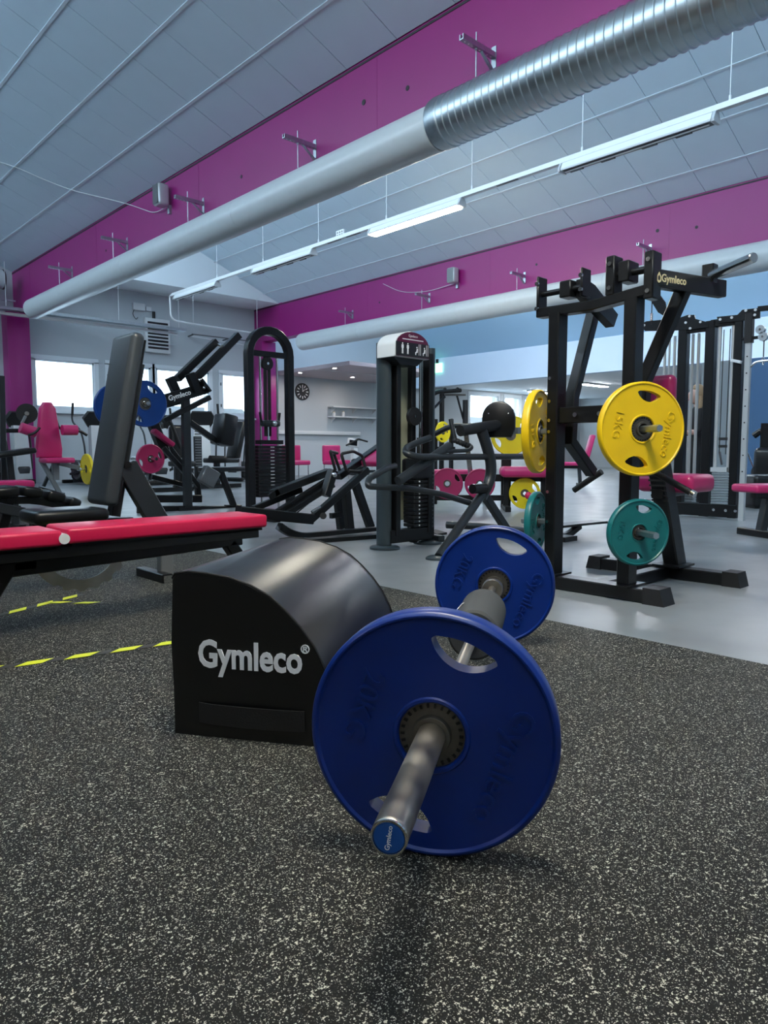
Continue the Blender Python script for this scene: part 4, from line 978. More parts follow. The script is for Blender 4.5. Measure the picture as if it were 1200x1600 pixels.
Bm().bar([f.y(255, 658, 0), f.y(285, 642, 0), f.y(302, 634, 0), f.y(327, 621, 0)], .06, .08, .1, up=(0, 1, 0)).build('lower_arm', 'black_metal', t)
K((236, 640), (292, 626), .12, .05, .05, 'rod', 'graphite_metal')
K((296, 660), (342, 692), 0, .07, .07, 'seat_stay'); K((238, 660), (260, 715), .3, .12, .12, 'back_column'); K((255, 700), (290, 740), .1, .06, .06, 'brace'); K((237, 745), (288, 758), .2, .06, .05, 'brace')
K((308, 755), (310, 780), .5, .07, .07, 'rear_post'); K((258, 690), (310, 760), .35, .06, .06, 'brace')
Bm().box(f.y(350, 672, 0), (.20, .30, .40), Matrix.Rotation(R(12), 4, 'Y'), .03, 2).build('knee_pad', 'black_vinyl', t)
Bm().cyl(f.y(328, 717, -.1), f.y(352, 718, -.1), .045, 16).build('roller', 'black_rubber', t)
Bm().box(f.y(350, 733, .1), (.62, .30, .06), None, .02, 2).build('seat_pad', 'black_vinyl', t)
K((344, 735), (365, 790), 0, .07, .07, 'seat_leg'); K((352, 793), (376, 793), 0, .07, .06, 'seat_foot')
Bm().box(f.y(326, 745, -.1), (.22, .10, .22), Matrix.Rotation(R(30), 4, 'Y'), .01, 1).build('foot_plate', 'plate_grey', t)
Bm().box(f.y(240, 684, .2)+Vector((.12, 0, .0)), (.32, .12, .06), Matrix.Rotation(R(35), 4, 'Y'), .02, 2).build('pink_cover', 'pink_vinyl', t)
q = f.y(226, 631, -.24); hn = Bm().cyl((q.x, -.34, q.z), (q.x, .12, q.z), .025, 12).build('load_horn', 'chrome', t)
q = f.y(235, 717, -.20); hn = Bm().cyl((q.x, -.36, q.z), (q.x, .32, q.z), .02, 12).build('load_horn', 'chrome', t)
q = f.y(226, 631, -.24)+f.o; o = plate('blue_bg', 'blue plate right of the charcoal backrest on the lever machine', q, -90, 60, 'blue plates on the lever machine'); o.scale = (1.18, 1.18, 1.18)
q = f.y(182, 636, .25)+f.o; o = plate('blue_bg', 'blue plate mostly hidden left of the charcoal backrest', q, -90, 60, 'blue plates on the lever machine'); o.scale = (1.2, 1.2, 1.2)
q = f.y(235, 717, -.20)+f.o; o = plate('pink_bg', 'small pink spoked plate below the blue one', q, -90, 20, 'pink plates on machines'); o.scale = (1.15, 1.15, 1.15)

t = bpy.data.objects['plate_loaded_machine.001']; q = f.y(182, 636, .25)
Bm().cyl((q.x, .15, q.z), (q.x, .46, q.z), .024, 12).build('load_horn', 'chrome', t); Bm().bar([(q.x, .45, q.z), (f.y(245, 660, .45).x, .45, q.z-.1)], .06, .06).build('load_beam', 'black_metal', t)
# --- cross trainers at the windows
def trainer(px, py, rz, label, sc=1.0, mast=True):
    q = onz(px, py); t = thing('cross_trainer', label, 'cross trainer', (q.x, q.y, 0), rz, 'cross trainers by the windows'); t.scale = (sc, sc, sc)
    Bm().box((0, .35, .06), (.55, .12, .10), None, .02, 2).build('front_foot', 'black_metal', t); Bm().box((0, -.85, .05), (.55, .10, .08), None, .02, 2).build('rear_foot', 'black_metal', t)
    Bm().bar([(0, .35, .07), (0, -.85, .06)], .12, .07).build('base_rail', 'graphite_metal', t)
    Bm().box((0, -.42, .30), (.26, .75, .46), None, .10, 4).build('flywheel_cover', 'black_rubber', t)
    Bm().lathe([(0, 0), (.20, 0), (.22, .02), (.2, .04), (0, .04)], 24, Matrix.Translation((.13, -.42, .32)) @ Matrix.Rotation(R(90), 4, 'Y')).build('flywheel_disc', 'plate_grey', t)
    Bm().prism([(-.19, 0), (.19, 0), (.16, 1.16), (-.16, 1.16)], .16, axes((0, .42, .12), (1, 0, 0), (0, -.08, 1), (0, -1, -.08)), .02).build('mast', 'silver_plastic', t)
    cs = Bm().prism([(-.30, 0), (-.15, -.20), (.15, -.20), (.30, 0), (.20, .16), (-.20, .16)], .10, axes((0, .30, 1.40), (1, 0, 0), (0, .35, .94), (0, -.94, .35)), .015).build('console', 'black_rubber', t)
    Bm().prism([(-.16, -.10), (.16, -.10), (.17, .09), (-.17, .09)], .006, axes((0, .30, 1.40), (1, 0, 0), (0, .35, .94), (0, -.94, .35)) @ Matrix.Translation((0, 0, .10))).build('display', 'screen', cs)
    for s in (-1, 1):
        h = Bm().tube([(s*.27, .30, .35), (s*.29, .26, .9), (s*.31, .16, 1.18), (s*.36, -.12, 1.36), (s*.33, -.10, 1.76)], .020, 10, .12).build('swing_handle', 'graphite_metal', t)
        Bm().cyl((s*.347, -.113, 1.50), (s*.33, -.10, 1.76), .026, 10).build('hand_grip', 'black_rubber', h)
        Bm().bar([(s*.27, .30, .36), (s*.20, -.6, .22)], .05, .05).build('pedal_arm', 'graphite_metal', t)
        Bm().box((s*.2, -.28, .33), (.15, .36, .05), None, .02, 2).build('pedal', 'black_rubber', t)
    Bm().box((0, .33, .25), (.36, .16, .34), None, .06, 3).build('front_cover', 'graphite_metal', t)
    return t
trainer(20, 757, 200, 'cross trainer with silver mast in front of magenta column')
trainer(145, 757, 186, 'cross trainer with silver mast below the leftmost window')
trainer(318, 757, 150, 'smaller cross trainer seen beyond the lever machine post')
trainer(247, 757, 165, 'cross trainer hidden behind the pink spoked plate', .95)
trainer(375, 752, 120, 'cross trainer beside the arched tower', .9)

# --- pink seated machine with arm rollers
f = Fr((4.25, 12.4, 0), 0)
t = thing('arm_machine', 'seated machine with tall pink backrest and pink arm rollers', 'gym machine', f.o, 0)
K = lambda a, b, y, w, h, n, m='graphite_metal': Bm().bar([f.y(*a, y), f.y(*b, y)], w, h, up=(0, 1, 0)).build(n, m, t)
a, b = f.y(74, 630, 0), f.y(74, 715, 0); w0 = f.y(57, 670, 0).x; w1 = f.y(92, 670, 0).x
hp = [(-.19, 0), (.19, 0), (.20, .15), (.14, .62), (.12, .80), (.06, .90), (-.06, .90), (-.12, .80), (-.14, .62), (-.20, .15)]
Bm().prism(hp, .12, axes((a.x, .06, b.z), (1, 0, 0), (0, 0, 1), (0, -1, 0)), .035).build('backrest', 'pink_vinyl', t)
q = f.y(84, 719, 0); Bm().box((q.x, -.15, q.z), (.46, .40, .09), None, .035, 3).build('seat', 'pink_vinyl', t)
for p0, p1, lab in (((32, 668), (56, 676), 'l'), ((97, 672), (120, 672), 'r')):
    rl = Bm().cyl(f.y(*p0, -.15), f.y(*p1, -.15), .085, 18).build('arm_roller', 'pink_vinyl', t)
Bm().tube([f.y(86, 650, .05), f.y(92, 668, 0), f.y(100, 674, 0)], .02, 8, .05).build('arm_tube', 'black_metal', t)
Bm().tube([f.y(118, 672, -.1), f.y(128, 675, -.1), f.y(136, 680, -.1)], .025, 8).build('arm_tube', 'black_metal', t)
Bm().tube([f.y(4, 673, 0), f.y(33, 673, 0)], .035, 10).build('arm_tube', 'black_metal', t)
Bm().tube([f.y(44, 680, -.2), f.y(56, 676, -.25), f.y(62, 668, -.25)], .02, 8, .05).build('handle', 'black_rubber', t)
dk = Bm().cyl(f.y(42, 646, .15), f.y(42, 646, .25), .16, 24).build('cam_disc', 'black_rubber', t); Bm().cyl(f.y(42, 646, .14), f.y(42, 646, .13), .035, 12).build('cam_hub', 'chrome', dk)
K((34, 662), (40, 650), .1, .04, .04, 'cam_arm', 'grey_metal')
K((66, 722), (94, 772), 0, .07, .07, 'leg', 'grey_metal'); K((86, 722), (87, 750), .0, .10, .10, 'seat_post', 'grey_metal'); K((84, 725), (68, 760), .2, .05, .05, 'leg')
K((92, 724), (123, 731), -.1, .07, .09, 'plate_arm', 'grey_metal'); K((60, 764), (100, 774), 0, .08, .06, 'base_beam', 'black_metal')
q = f.y(136, 733, -.1); Bm().cyl((q.x-.16, -.1, q.z), (q.x+.1, -.1, q.z), .025, 10).build('load_horn', 'chrome', t)
q = f.y(136, 733, -.1)+f.o; o = plate('yellow_bg', 'yellow plate seen edge-on left of the charcoal backrest', q, 0, 0, 'yellow plates at the back'); o.scale = (1.15, 1.15, 1.15)

# --- pink flat bench and black padded arc bench at the far left
q = onz(30, 752, .45)
t = thing('flat_bench', 'pink flat bench at the left edge behind the black arc bench', 'bench', (q.x, q.y, 0), 0)
x1 = Fr(q.xy.to_3d(), 0).z(63, 753, .45).x; pad(t, 'pad', 'pink_vinyl', (x1-.55, .0, .425), (1.1, .28, .07), .025)
Bm().bar([(x1-1.05, 0, .36), (x1-.05, 0, .36)], .06, .05).build('rail', 'black_metal', t)
for x in (x1-.95, x1-.15):
    Bm().bar([(x, 0, .36), (x, 0, .04)], .06, .06).build('leg', 'graphite_metal', t); Bm().bar([(x, -.22, .03), (x, .22, .03)], .06, .05).build('foot', 'black_metal', t)
f = Fr((1.6, 5.2, 0), 0)
t = thing('arc_bench', 'low bench of curved black pads behind the charcoal seat', 'bench', f.o, 0)
pts = [(-28, 778), (3, 770), (25, 768), (44, 768), (62, 770), (82, 774), (98, 778), (114, 784), (124, 788), (146, 799)]
fb = Bm().bar([f.y(*p, .12)-Vector((0, 0, .06)) for p in pts], .05, .05, up=(0, 1, 0)).build('curved_rail', 'black_metal', t)
for a, b in zip(pts[1::2], pts[2::2]):
    A, B_ = f.y(*a, 0), f.y(*b, 0); d = B_-A; L_ = d.length; ang = math.atan2(d.z, d.x)
    Bm().box((A+B_)/2+Vector((0, .14, 0)), (L_*1.7, .28, .07), Matrix.Rotation(-ang, 4, 'Y'), .022, 3).build('pad', 'black_vinyl', t)
for p in ((15, 785), (110, 800)): q = f.y(*p, .12); Bm().bar([(q.x, .12, q.z+.02), (q.x-.1, .12, .03)], .06, .06).build('leg', 'black_metal', t)
Bm().bar([f.y(-20, 790, .0), f.y(36, 801, 0)], .07, .07, up=(0, 1, 0)).build('lower_rail', 'graphite_metal', t)
q = f.y(0, 812, 0); Bm().bar([(q.x-.5, .1, .03), (q.x+.6, .1, .03)], .06, .05).build('foot', 'black_metal', t)
# machine at the extreme left edge
f = Fr((2.6, 9.5, 0), 0)
t = thing('low_machine', 'black machine cut by the left edge with a rounded pad', 'gym machine', f.o, 0)
Bm().box(f.y(18, 708, 0), (.5, .34, .07), Matrix.Rotation(R(-8), 4, 'Y'), .03, 3).build('pad', 'black_vinyl', t)
Bm().bar([f.y(14, 712, .1), V3(f.y(22, 760, .1), z=.03)], .07, .07).build('leg', 'graphite_metal', t); Bm().bar([V3(f.y(3, 600, .3), z=1.66), V3(f.y(3, 700, .3), z=.03)], .06, .06).build('post', 'graphite_metal', t)
Bm().bar([V3(f.y(-30, 760, .1), z=.03), V3(f.y(30, 760, .1), z=.03)], .07, .06).build('base_beam', 'black_metal', t)
# ------------------------------------------------------------------ cable station at the right
f = Fr((7.95, 3.35, 0), 0)
t = thing('cable_station', 'large black cable station with chrome rods and silver weight stacks', 'gym machine', f.o, 0)
xp = lambda px, py, x=0: f.x(px, py, x)
ys = [xp(1063, 700).y, xp(1105, 700).y, xp(1149, 700).y]; zt = xp(1105, 503).z
for i, y in enumerate(ys):
    Bm().bar([(0, y, .02), (0, y, zt)], .10 if i < 2 else .085, .10, up=(1, 0, 0)).build('post', 'black_metal', t)
Bm().bar([(0, ys[0], zt-.05), (0, ys[1], zt-.05)], .07, .10).build('top_beam', 'black_metal', t); Bm().bar([(0, ys[1], zt-.03), (0, ys[2], zt-.03)], .08, .08).build('top_beam', 'black_metal', t)
lb = Bm().bar([(0, ys[0]+.06, .095), (0, ys[2]-.06, .095)], .115, .14).build('lower_beam', 'black_metal', t)
for y in (ys[1]-.12, ys[2]+.05, ys[2]-.05): Bm().cyl((-.055, y, .10), (-.066, y, .10), .016, 8).build('bolt', 'chrome', lb)
Bm().bar([(.05, ys[1], .06), (.6, ys[1], .06)], .08, .08).build('floor_beam', 'black_metal', t)
for px in (1118, 1139): q = xp(px, 700); Bm().cyl((0, q.y, .15), (0, q.y, zt-.05), .020, 12).build('guide_rod', 'rod_silver', t)
for px in (1077, 1086): q = xp(px, 700, .2); Bm().cyl((.2, q.y, .15), (.2, q.y, zt-.08), .017, 12).build('guide_rod', 'rod_silver', t)
for px in (1034, 1041, 1049): q = xp(px, 700, .2); Bm().cyl((.2, q.y, .15), (.2, q.y, zt-.08), .012 if px == 1041 else .016, 10).build('guide_rod', 'rod_silver', t)
for px in (1124, 1134): q = xp(px, 700, .02); Bm().cyl((.02, q.y, .7), (.02, q.y, zt-.1), .005, 6).build('cable', 'black_rubber', t)
z0, z1 = xp(1128, 788).z, xp(1128, 738).z; yc = xp(1128, 760).y; w = abs(xp(1115, 760).y-xp(1142, 760).y); n = 12; hh = (z1-z0)/n
sm = Bm().box((0, 0, 0), (.12, w, hh*.86), None, .003, 1).mesh('weight_block', 'zinc_dull')
for k in range(n): link('weight_block', sm, t, (0, yc, z0+hh*(k+.5)))
Bm().box((0, yc+.02, z1+.03), (.12, w*.95, .05)).build('top_block', 'silver_plastic', t)
Bm().bar([(-.02, yc, z1+.08), (-.02, yc+.03, z1+.22)], .02, .02).build('lift_link', 'chrome', t)
for zz in (z1+.28, z1+.36): Bm().box((0, yc, zz), (.04, w*.5, .03)).build('buffer', 'black_rubber', t)
q = xp(1067, 785, .2); sm2 = Bm().box((0, 0, 0), (.12, .26, .026), None, .003, 1).mesh('weight_block', 'zinc_dull')
for k in range(9): link('weight_block', sm2, t, (.2, q.y, .16+.031*k))
# chrome column with travelling pulley
cy = xp(1163, 700, -.05).y
cc = Bm().bar([(-.05, cy, .0), (-.05, cy, zt-.25)], .055, .055, up=(1, 0, 0)).build('chrome_column', 'rod_silver', t)
for k in range(9): Bm().cyl((-.078, cy, .35+.17*k), (-.080, cy, .35+.17*k), .008, 8).build('adjuster_hole', 'print_black', cc)
Bm().bar([(-.05, cy, zt-.28), (-.05, cy, zt+.02)], .075, .075, up=(1, 0, 0)).build('column_head', 'black_rubber', t)
q = xp(1158, 566, -.08); Bm().bar([(-.08, q.y+.10, q.z+.03), (-.08, q.y, q.z)], .04, .03).build('lever', 'white_plastic', t)
for px, py in ((1189, 515), (1193, 526)):
    q = xp(px, py, -.05); pu = Bm().cyl((-.08, q.y, q.z), (-.03, q.y, q.z), .045, 18).build('pulley', 'zinc_dull', t); Bm().cyl((-.085, q.y, q.z), (-.025, q.y, q.z), .012, 8).build('axle', 'chrome', pu)
a = xp(1160, 530, -.05); Bm().bar([a, xp(1186, 527, -.05)], .03, .03).build('pulley_arm', 'black_metal', t)
q = xp(1194, 530, -.05); Bm().cyl(q, q-Vector((0, 0, .18)), .006, 6).build('cable', 'black_rubber', t)
Bm().tube([q-Vector((0, 0, .18)), q-Vector((0, .02, .21)), q-Vector((0, 0, .26)), q-Vector((0, -.02, .21))], .006, 6, 0, 4, True).build('carabiner', 'chrome', t)
Bm().tube([xp(1173, 573, -.05), xp(1180, 566, -.05), xp(1200, 563, -.05), xp(1240, 563, -.05)], .013, 8, .1).build('pull_bar', 'chrome', t)
# top plates
def flat(pxs, x, th, name, par=t):
    P = [xp(a, b, x) for a, b in pxs]
    return Bm().prism([(p.y, p.z) for p in P], th, axes((x, 0, 0), (0, 1, 0), (0, 0, 1), (1, 0, 0))).build(name, 'black_metal', par)
g = flat([(1120, 495), (1152, 492), (1160, 484), (1187, 481), (1187, 497), (1160, 501), (1122, 505)], -.06, .02, 'arm_plate')
for px, py in ((1125, 499), (1143, 496), (1165, 485), (1180, 484), (1171, 493), (1179, 492)):
    q = xp(px, py, -.07); Bm().cyl(q, q+Vector((.02, 0, 0)), .014, 8).build('bolt', 'white_plastic', g)
Bm().bar([xp(1185, 483, -.04), xp(1240, 477, -.04)], .05, .05).build('arm_beam', 'black_metal', t)
g = flat([(1003, 505), (1010, 502), (1060, 497), (1075, 492), (1085, 492), (1086, 498), (1107, 504), (1107, 511), (1080, 515), (1040, 517), (1008, 517), (1003, 513)], -.06, .02, 'arm_plate')
for px, py in ((1006, 508), (1077, 494), (1071, 504), (1078, 513), (1094, 503)):
    q = xp(px, py, -.07); Bm().cyl(q, q+Vector((.02, 0, 0)), .014, 8).build('bolt', 'white_plastic', g)
hk = flat([(1014, 465), (1030, 460), (1039, 472), (1041, 486), (1036, 493), (1028, 488)], -.12, .02, 'pulley_plate')
q = xp(1019, 467, -.12); Bm().cyl(q, q-Vector((0, 0, .28)), .006, 6).build('cable', 'black_rubber', t)
q = q-Vector((0, 0, .16)); Bm().cyl(q, q-Vector((0, 0, .08)), .016, 10).build('swivel', 'chrome', t)
# low black box on the floor beside it and pink bench at the right edge
q = onz(1180, 795); t = thing('step_box', 'black upholstered box on the floor beside the chrome column', 'box', (q.x+.3, q.y, 0), -40)
Bm().box((0, 0, .22), (.5, .4, .42), None, .05, 3).build('cover', 'black_vinyl', t); Bm().box((0, 0, .015), (.44, .34, .03)).build('base', 'black_rubber', t)
q = onz(1205, 758, .45); t = thing('flat_bench', 'pink bench cut by the right edge', 'bench', (q.x+.35, q.y-.1, 0), -30)
pad(t, 'pad', 'pink_vinyl', (0, 0, .42), (1.1, .32, .07), .025); Bm().bar([(-.45, 0, .36), (.45, 0, .36)], .06, .05).build('rail', 'black_metal', t)
for x in (-.3, .4):
    Bm().bar([(x, 0, .36), (x-.06, 0, .03)], .07, .07).build('leg', 'graphite_metal', t); Bm().bar([(x-.06, -.25, .03), (x-.06, .25, .03)], .07, .06).build('foot', 'black_metal', t)
q = onz(1195, 790); t = thing('dark_machine', 'black machine with disc and armrest at the right edge', 'gym machine', (q.x+1.3, q.y+.3, 0), 0)
ff = Fr((q.x+1.3, q.y+.3, 0), 0)
Bm().bar([V3(ff.x(1197, 700, 0), z=.02), V3(ff.x(1197, 700, 0), z=1.15)], .14, .14).build('post', 'black_metal', t)
Bm().tube([ff.x(1178, 681, 0), ff.x(1188, 674, 0), ff.x(1200, 672, 0)], .05, 12).build('armrest', 'black_vinyl', t)
dk = Bm().cyl(ff.x(1187, 738, -.1), ff.x(1187, 738, .0), .12, 20).build('disc', 'black_rubber', t); Bm().cyl(ff.x(1187, 738, -.11), ff.x(1187, 738, -.12), .03, 10).build('hub', 'chrome', dk)
Bm().box(ff.x(1197, 725, .0), (.3, .3, .5), None, .08, 3).build('backrest', 'black_vinyl', t)
Bm().bar([V3(ff.x(1180, 790, 0), z=.04), V3(ff.x(1215, 790, 0), z=.04)], .1, .08).build('base_beam', 'black_metal', t); Bm().bar([ff.x(1168, 707, 0), ff.x(1182, 742, 0)], .02, .02).build('rod', 'chrome', t)

# grey and blue free-standing partition behind the cable station
p0, p1, p2 = onx(1097, 565, 12.6), onx(1172, 562, 12.6), onx(1300, 556, 12.6)
hz = (p0.z+p1.z)/2
struct(Bm().span((12.6, p1.y, 0), (12.7, p0.y, hz)).build('wall_partition_grey', 'grey_partition'))
struct(Bm().span((12.6, p2.y-1.5, 0), (12.7, p1.y, hz)).build('wall_partition_blue', 'mirror_blue'))

# ------------------------------------------------------------------ person behind the cable station
def skin_mesh(name, joints, edges, m, parent, sub=2):
    me = bpy.data.meshes.new(name); me.from_pydata([j[0] for j in joints], edges, [])
    o = bpy.data.objects.new(name, me); COL.objects.link(o)
    sk = o.modifiers.new('skin', 'SKIN'); ss = o.modifiers.new('sub', 'SUBSURF'); ss.levels = sub; ss.render_levels = sub
    for i, (c, r) in enumerate(joints):
        v = me.skin_vertices[0].data[i]; v.radius = (r, r) if not isinstance(r, tuple) else r; v.use_root = (i == 0)
    me2 = bpy.data.meshes.new_from_object(o.evaluated_get(bpy.context.evaluated_depsgraph_get()))
    bpy.data.objects.remove(o); me2.name = name; me2.materials.clear(); me2.materials.append(MATS[m]); me2.shade_smooth()
    return me2
q = CAMV+ray(1089, 700)*9.0
pn = thing('person', 'person with long fair hair in black top, in profile behind the chrome rods', 'person', (q.x, q.y, 0), 0)
# local frame: looks to the left of the picture (+Y, -X)
fwd = Vector((-.62, .78, 0)).normalized(); sid = Vector((-fwd.y, fwd.x, 0)); pn.rotation_euler = (0, 0, math.atan2(fwd.y, fwd.x))
J = [((0, 0, .86), (.13, .16)), ((0, 0, 1.0), (.11, .13)), ((.01, 0, 1.18), (.11, .15)), ((.0, 0, 1.30), (.09, .12)), ((.01, 0, 1.38), .05), ((.02, 0, 1.42), .05),
     ((0, .09, .80), .10), ((.01, .10, .45), .065), ((-.02, .10, .10), .045), ((.10, .10, .04), .035),
     ((0, -.09, .80), .10), ((.01, -.10, .45), .065), ((-.02, -.10, .10), .045), ((.10, -.10, .04), .035),
     ((0, .17, 1.29), .055), ((.03, .21, 1.03), .042), ((.26, .15, 1.02), .034), ((.33, .13, 1.02), .026),
     ((0, -.17, 1.29), .055), ((.03, -.21, 1.03), .042), ((.26, -.15, 1.0), .034), ((.33, -.13, 1.0), .026)]
E_ = [(0, 1), (1, 2), (2, 3), (3, 4), (4, 5), (0, 6), (6, 7), (7, 8), (8, 9), (0, 10), (10, 11), (11, 12), (12, 13), (3, 14), (14, 15), (15, 16), (16, 17), (3, 18), (18, 19), (19, 20), (20, 21)]
bm_ = skin_mesh('body', J, E_, 'skin', pn); bm_.materials.append(MATS['black_cloth']); bm_.materials.append(MATS['print_white'])
for p in bm_.polygons:
    c = p.center
    cloth = c.z < 1.36 and not (c.x > .10 and c.z > .9 and abs(c.y) > .07) and c.z > .075
    p.material_index = 2 if c.z <= .075 else (1 if cloth else 0)
link('body', bm_, pn)
# head: lathe-like profile widened into a face, with nose, brow and chin
hd = Bm(); bmesh.ops.create_uvsphere(hd.b, u_segments=28, v_segments=20, radius=1.0)
for v in hd.b.verts:
    x, y, z = v.co
    w = .072*(1-.20*max(0, -z)); l = .094
    X = x*l; Y = y*w; Z = z*.118
    if x > 0:
        X += .012*math.exp(-((z+.82)/.22)**2)*max(0, x)          # chin
        X += .026*math.exp(-((z+.12)/.14)**2)*math.exp(-(y/.20)**2)   # nose
        X += .006*math.exp(-((z-.20)/.12)**2)                     # brow
        X += .008*math.exp(-((z+.46)/.08)**2)*math.exp(-(y/.3)**2)   # lips
        X -= .010*math.exp(-((z-.02)/.10)**2)*math.exp(-((abs(y)-.38)/.15)**2)  # eye sockets
    v.co = (X, Y, Z)
bmesh.ops.translate(hd.b, vec=(.035, 0, 1.515), verts=hd.b.verts[:])
head = hd.build('head', 'skin', pn, 180)
for s in (-1, 1):
    Bm().ball((.108, .029*s, 1.519), .010, (.6, 1, .7), 10).build('eye', 'print_black', head); Bm().ball((.025, .072*s, 1.508), .018, (.7, .35, 1.2), 10).build('ear', 'skin', head)
Bm().ball((.128, 0, 1.458), .014, (.5, 1.3, .4), 10).build('mouth', 'pink_vinyl', head)
h = Bm(); bmesh.ops.create_uvsphere(h.b, u_segments=24, v_segments=18, radius=1.0)
for v in h.b.verts:
    x, y, z = v.co; cut = max(0, x-.15)*.6 if z < .45 else 0
    v.co = ((x-cut)*.106-.012, y*.083, z*.128+.012*max(0, z))
bmesh.ops.translate(h.b, vec=(.025, 0, 1.53), verts=h.b.verts[:])
pn.scale = (.94, .94, .94)
hr = h.build('hair', 'hair', pn, 180)
Bm().sweep([(-.05, 0, 1.50), (-.10, .01, 1.40), (-.11, .02, 1.28), (-.10, .02, 1.16)], [(.05*math.cos(R(a)), .035*math.sin(R(a))) for a in range(0, 360, 40)]).build('ponytail', 'hair', hr)
Bm().sweep([(.0, .075, 1.50), (-.005, .09, 1.40), (.03, .10, 1.28), (.05, .10, 1.20)], [(.028*math.cos(R(a)), .02*math.sin(R(a))) for a in range(0, 360, 40)]).build('hair_strand', 'hair', hr)
for s in (-1, 1):       # hands: palm, four fingers, thumb
    hb = Bm().box((.37, .13*s, 1.01), (.08, .075, .028), None, .012, 2).build('hand', 'skin', pn)
    for k, l in enumerate((.060, .070, .066, .050)):
        y = .13*s-.028+.0187*k
        Bm().tube([(.405, y, 1.012), (.405+l*.5, y, 1.012), (.405+l*.8, y, .985)], .0085, 8, .01).build('finger', 'skin', hb)
    Bm().tube([(.355, .13*s-.034*s, 1.012), (.385, .13*s-.062*s, 1.015), (.41, .13*s-.066*s, 1.005)], .010, 8, .01).build('thumb', 'skin', hb)
tb = thing('tablet_case', 'small black case held by the person behind the cable station', 'tablet', tuple(Vector((q.x, q.y, 0))+fwd*.52), 0); tb.rotation_euler = pn.rotation_euler
Bm().box((0, 0, 1.08), (.03, .22, .26), Matrix.Rotation(R(12), 4, 'Y'), .008, 2).build('shell', 'print_black', tb); Bm().box((-.017, 0, 1.083), (.004, .19, .22), Matrix.Rotation(R(12), 4, 'Y')).build('screen', 'screen', tb)

# ------------------------------------------------------------------ middle background machines
def simple_bench(px, py, z, rz, label, w=1.1, m='pink_vinyl', back=None):
    q = onz(px, py, z); t = thing('flat_bench' if back is None else 'incline_bench', label, 'bench', (q.x, q.y, 0), rz, 'pink benches at the back')
    pad(t, 'pad', m, (0, 0, z-.035), (w, .30, .075), .025); Bm().bar([(-w*.45, 0, z-.10), (w*.45, 0, z-.10)], .07, .06).build('rail', 'black_metal', t)
    for x in (-w*.36, w*.36):
        Bm().bar([(x, 0, z-.1), (x+.03, 0, .04)], .07, .07).build('leg', 'graphite_metal', t); Bm().bar([(x+.03, -.26, .03), (x+.03, .26, .03)], .07, .06).build('foot', 'black_metal', t)
    if back: Bm().box((w*.5+.10, 0, z+.26), (.08, .30, .62), Matrix.Rotation(R(back), 4, 'Y'), .025, 3).build('back_pad', m, t)
    return t
simple_bench(716, 734, .47, -47, 'long pink flat bench behind the grey tube column', 1.0)
simple_bench(888, 722, .50, -47, 'pink bench with raised backrest seen between the machine posts', .62, back=14)
# press bench with a big pink seat behind the edge-on yellow plate
q = onz(820, 732, .52); f = Fr((q.x, q.y, 0), -47)
t = thing('press_machine', 'black press machine with thick pink seat beside the edge-on yellow plate', 'gym machine', f.o, -47)
pad(t, 'seat', 'pink_vinyl', (.0, 0, .48), (.60, .40, .13), .05)
for x in (-.22, .24):
    Bm().bar([(x, .05, .42), (x, .05, .03)], .07, .07).build('leg', 'black_metal', t); Bm().bar([(x, -.25, .03), (x, .35, .03)], .07, .06).build('foot', 'black_metal', t)
Bm().bar([(-1.3, .1, .40), (.3, .1, .40)], .06, .09).build('rail', 'black_metal', t); Bm().bar([(-1.3, .1, .15), (.3, .1, .15)], .06, .07).build('rail', 'black_metal', t)
Bm().bar([(-.20, .3, .02), (-.20, .3, 1.2)], .12, .10).build('post', 'black_metal', t); Bm().bar([(.3, .3, .02), (.3, .3, 1.1)], .08, .08).build('post', 'black_metal', t)
Bm().bar([(-1.3, .1, .02), (-1.3, .1, .9)], .07, .07).build('post', 'black_metal', t); Bm().bar([(-.6, .3, .02), (-.72, .3, 1.0)], .06, .06).build('post', 'chrome', t)
Bm().ball((.02, -.24, .20), .045).build('lock_knob', 'red_vinyl', t)
Bm().tube([(-1.2, .1, .9), (-.9, .0, 1.05), (-.5, -.1, 1.02), (-.3, -.1, 1.06)], .035, 10, .1).build('lever', 'black_metal', t); Bm().ball((-.34, -.1, 1.08), .06).build('lever_knob', 'pink_vinyl', t)
for (dx, dy, zz, key, lab, sc_, az) in ((-.16, .19, .93, 'yellow_bg', 'yellow plate behind the round black pad', 1.1, -137), (.0, -.03, .215, 'yellow_bg', 'yellow plate low under the pink seat', .85, -137),
                              (-.95, -.0, .33, 'pink_bg', 'pink plate at the left end of the press rails', 1.3, -137), (-.55, -.03, .33, 'pink_bg', 'pink plate half hidden beside the thick pink seat', 1.25, -137)):
    pp = f.o+f.m @ Vector((dx, dy, zz)); o = plate(key, lab, pp, az, 30, 'plates on the press machine'); o.scale = (sc_,)*3
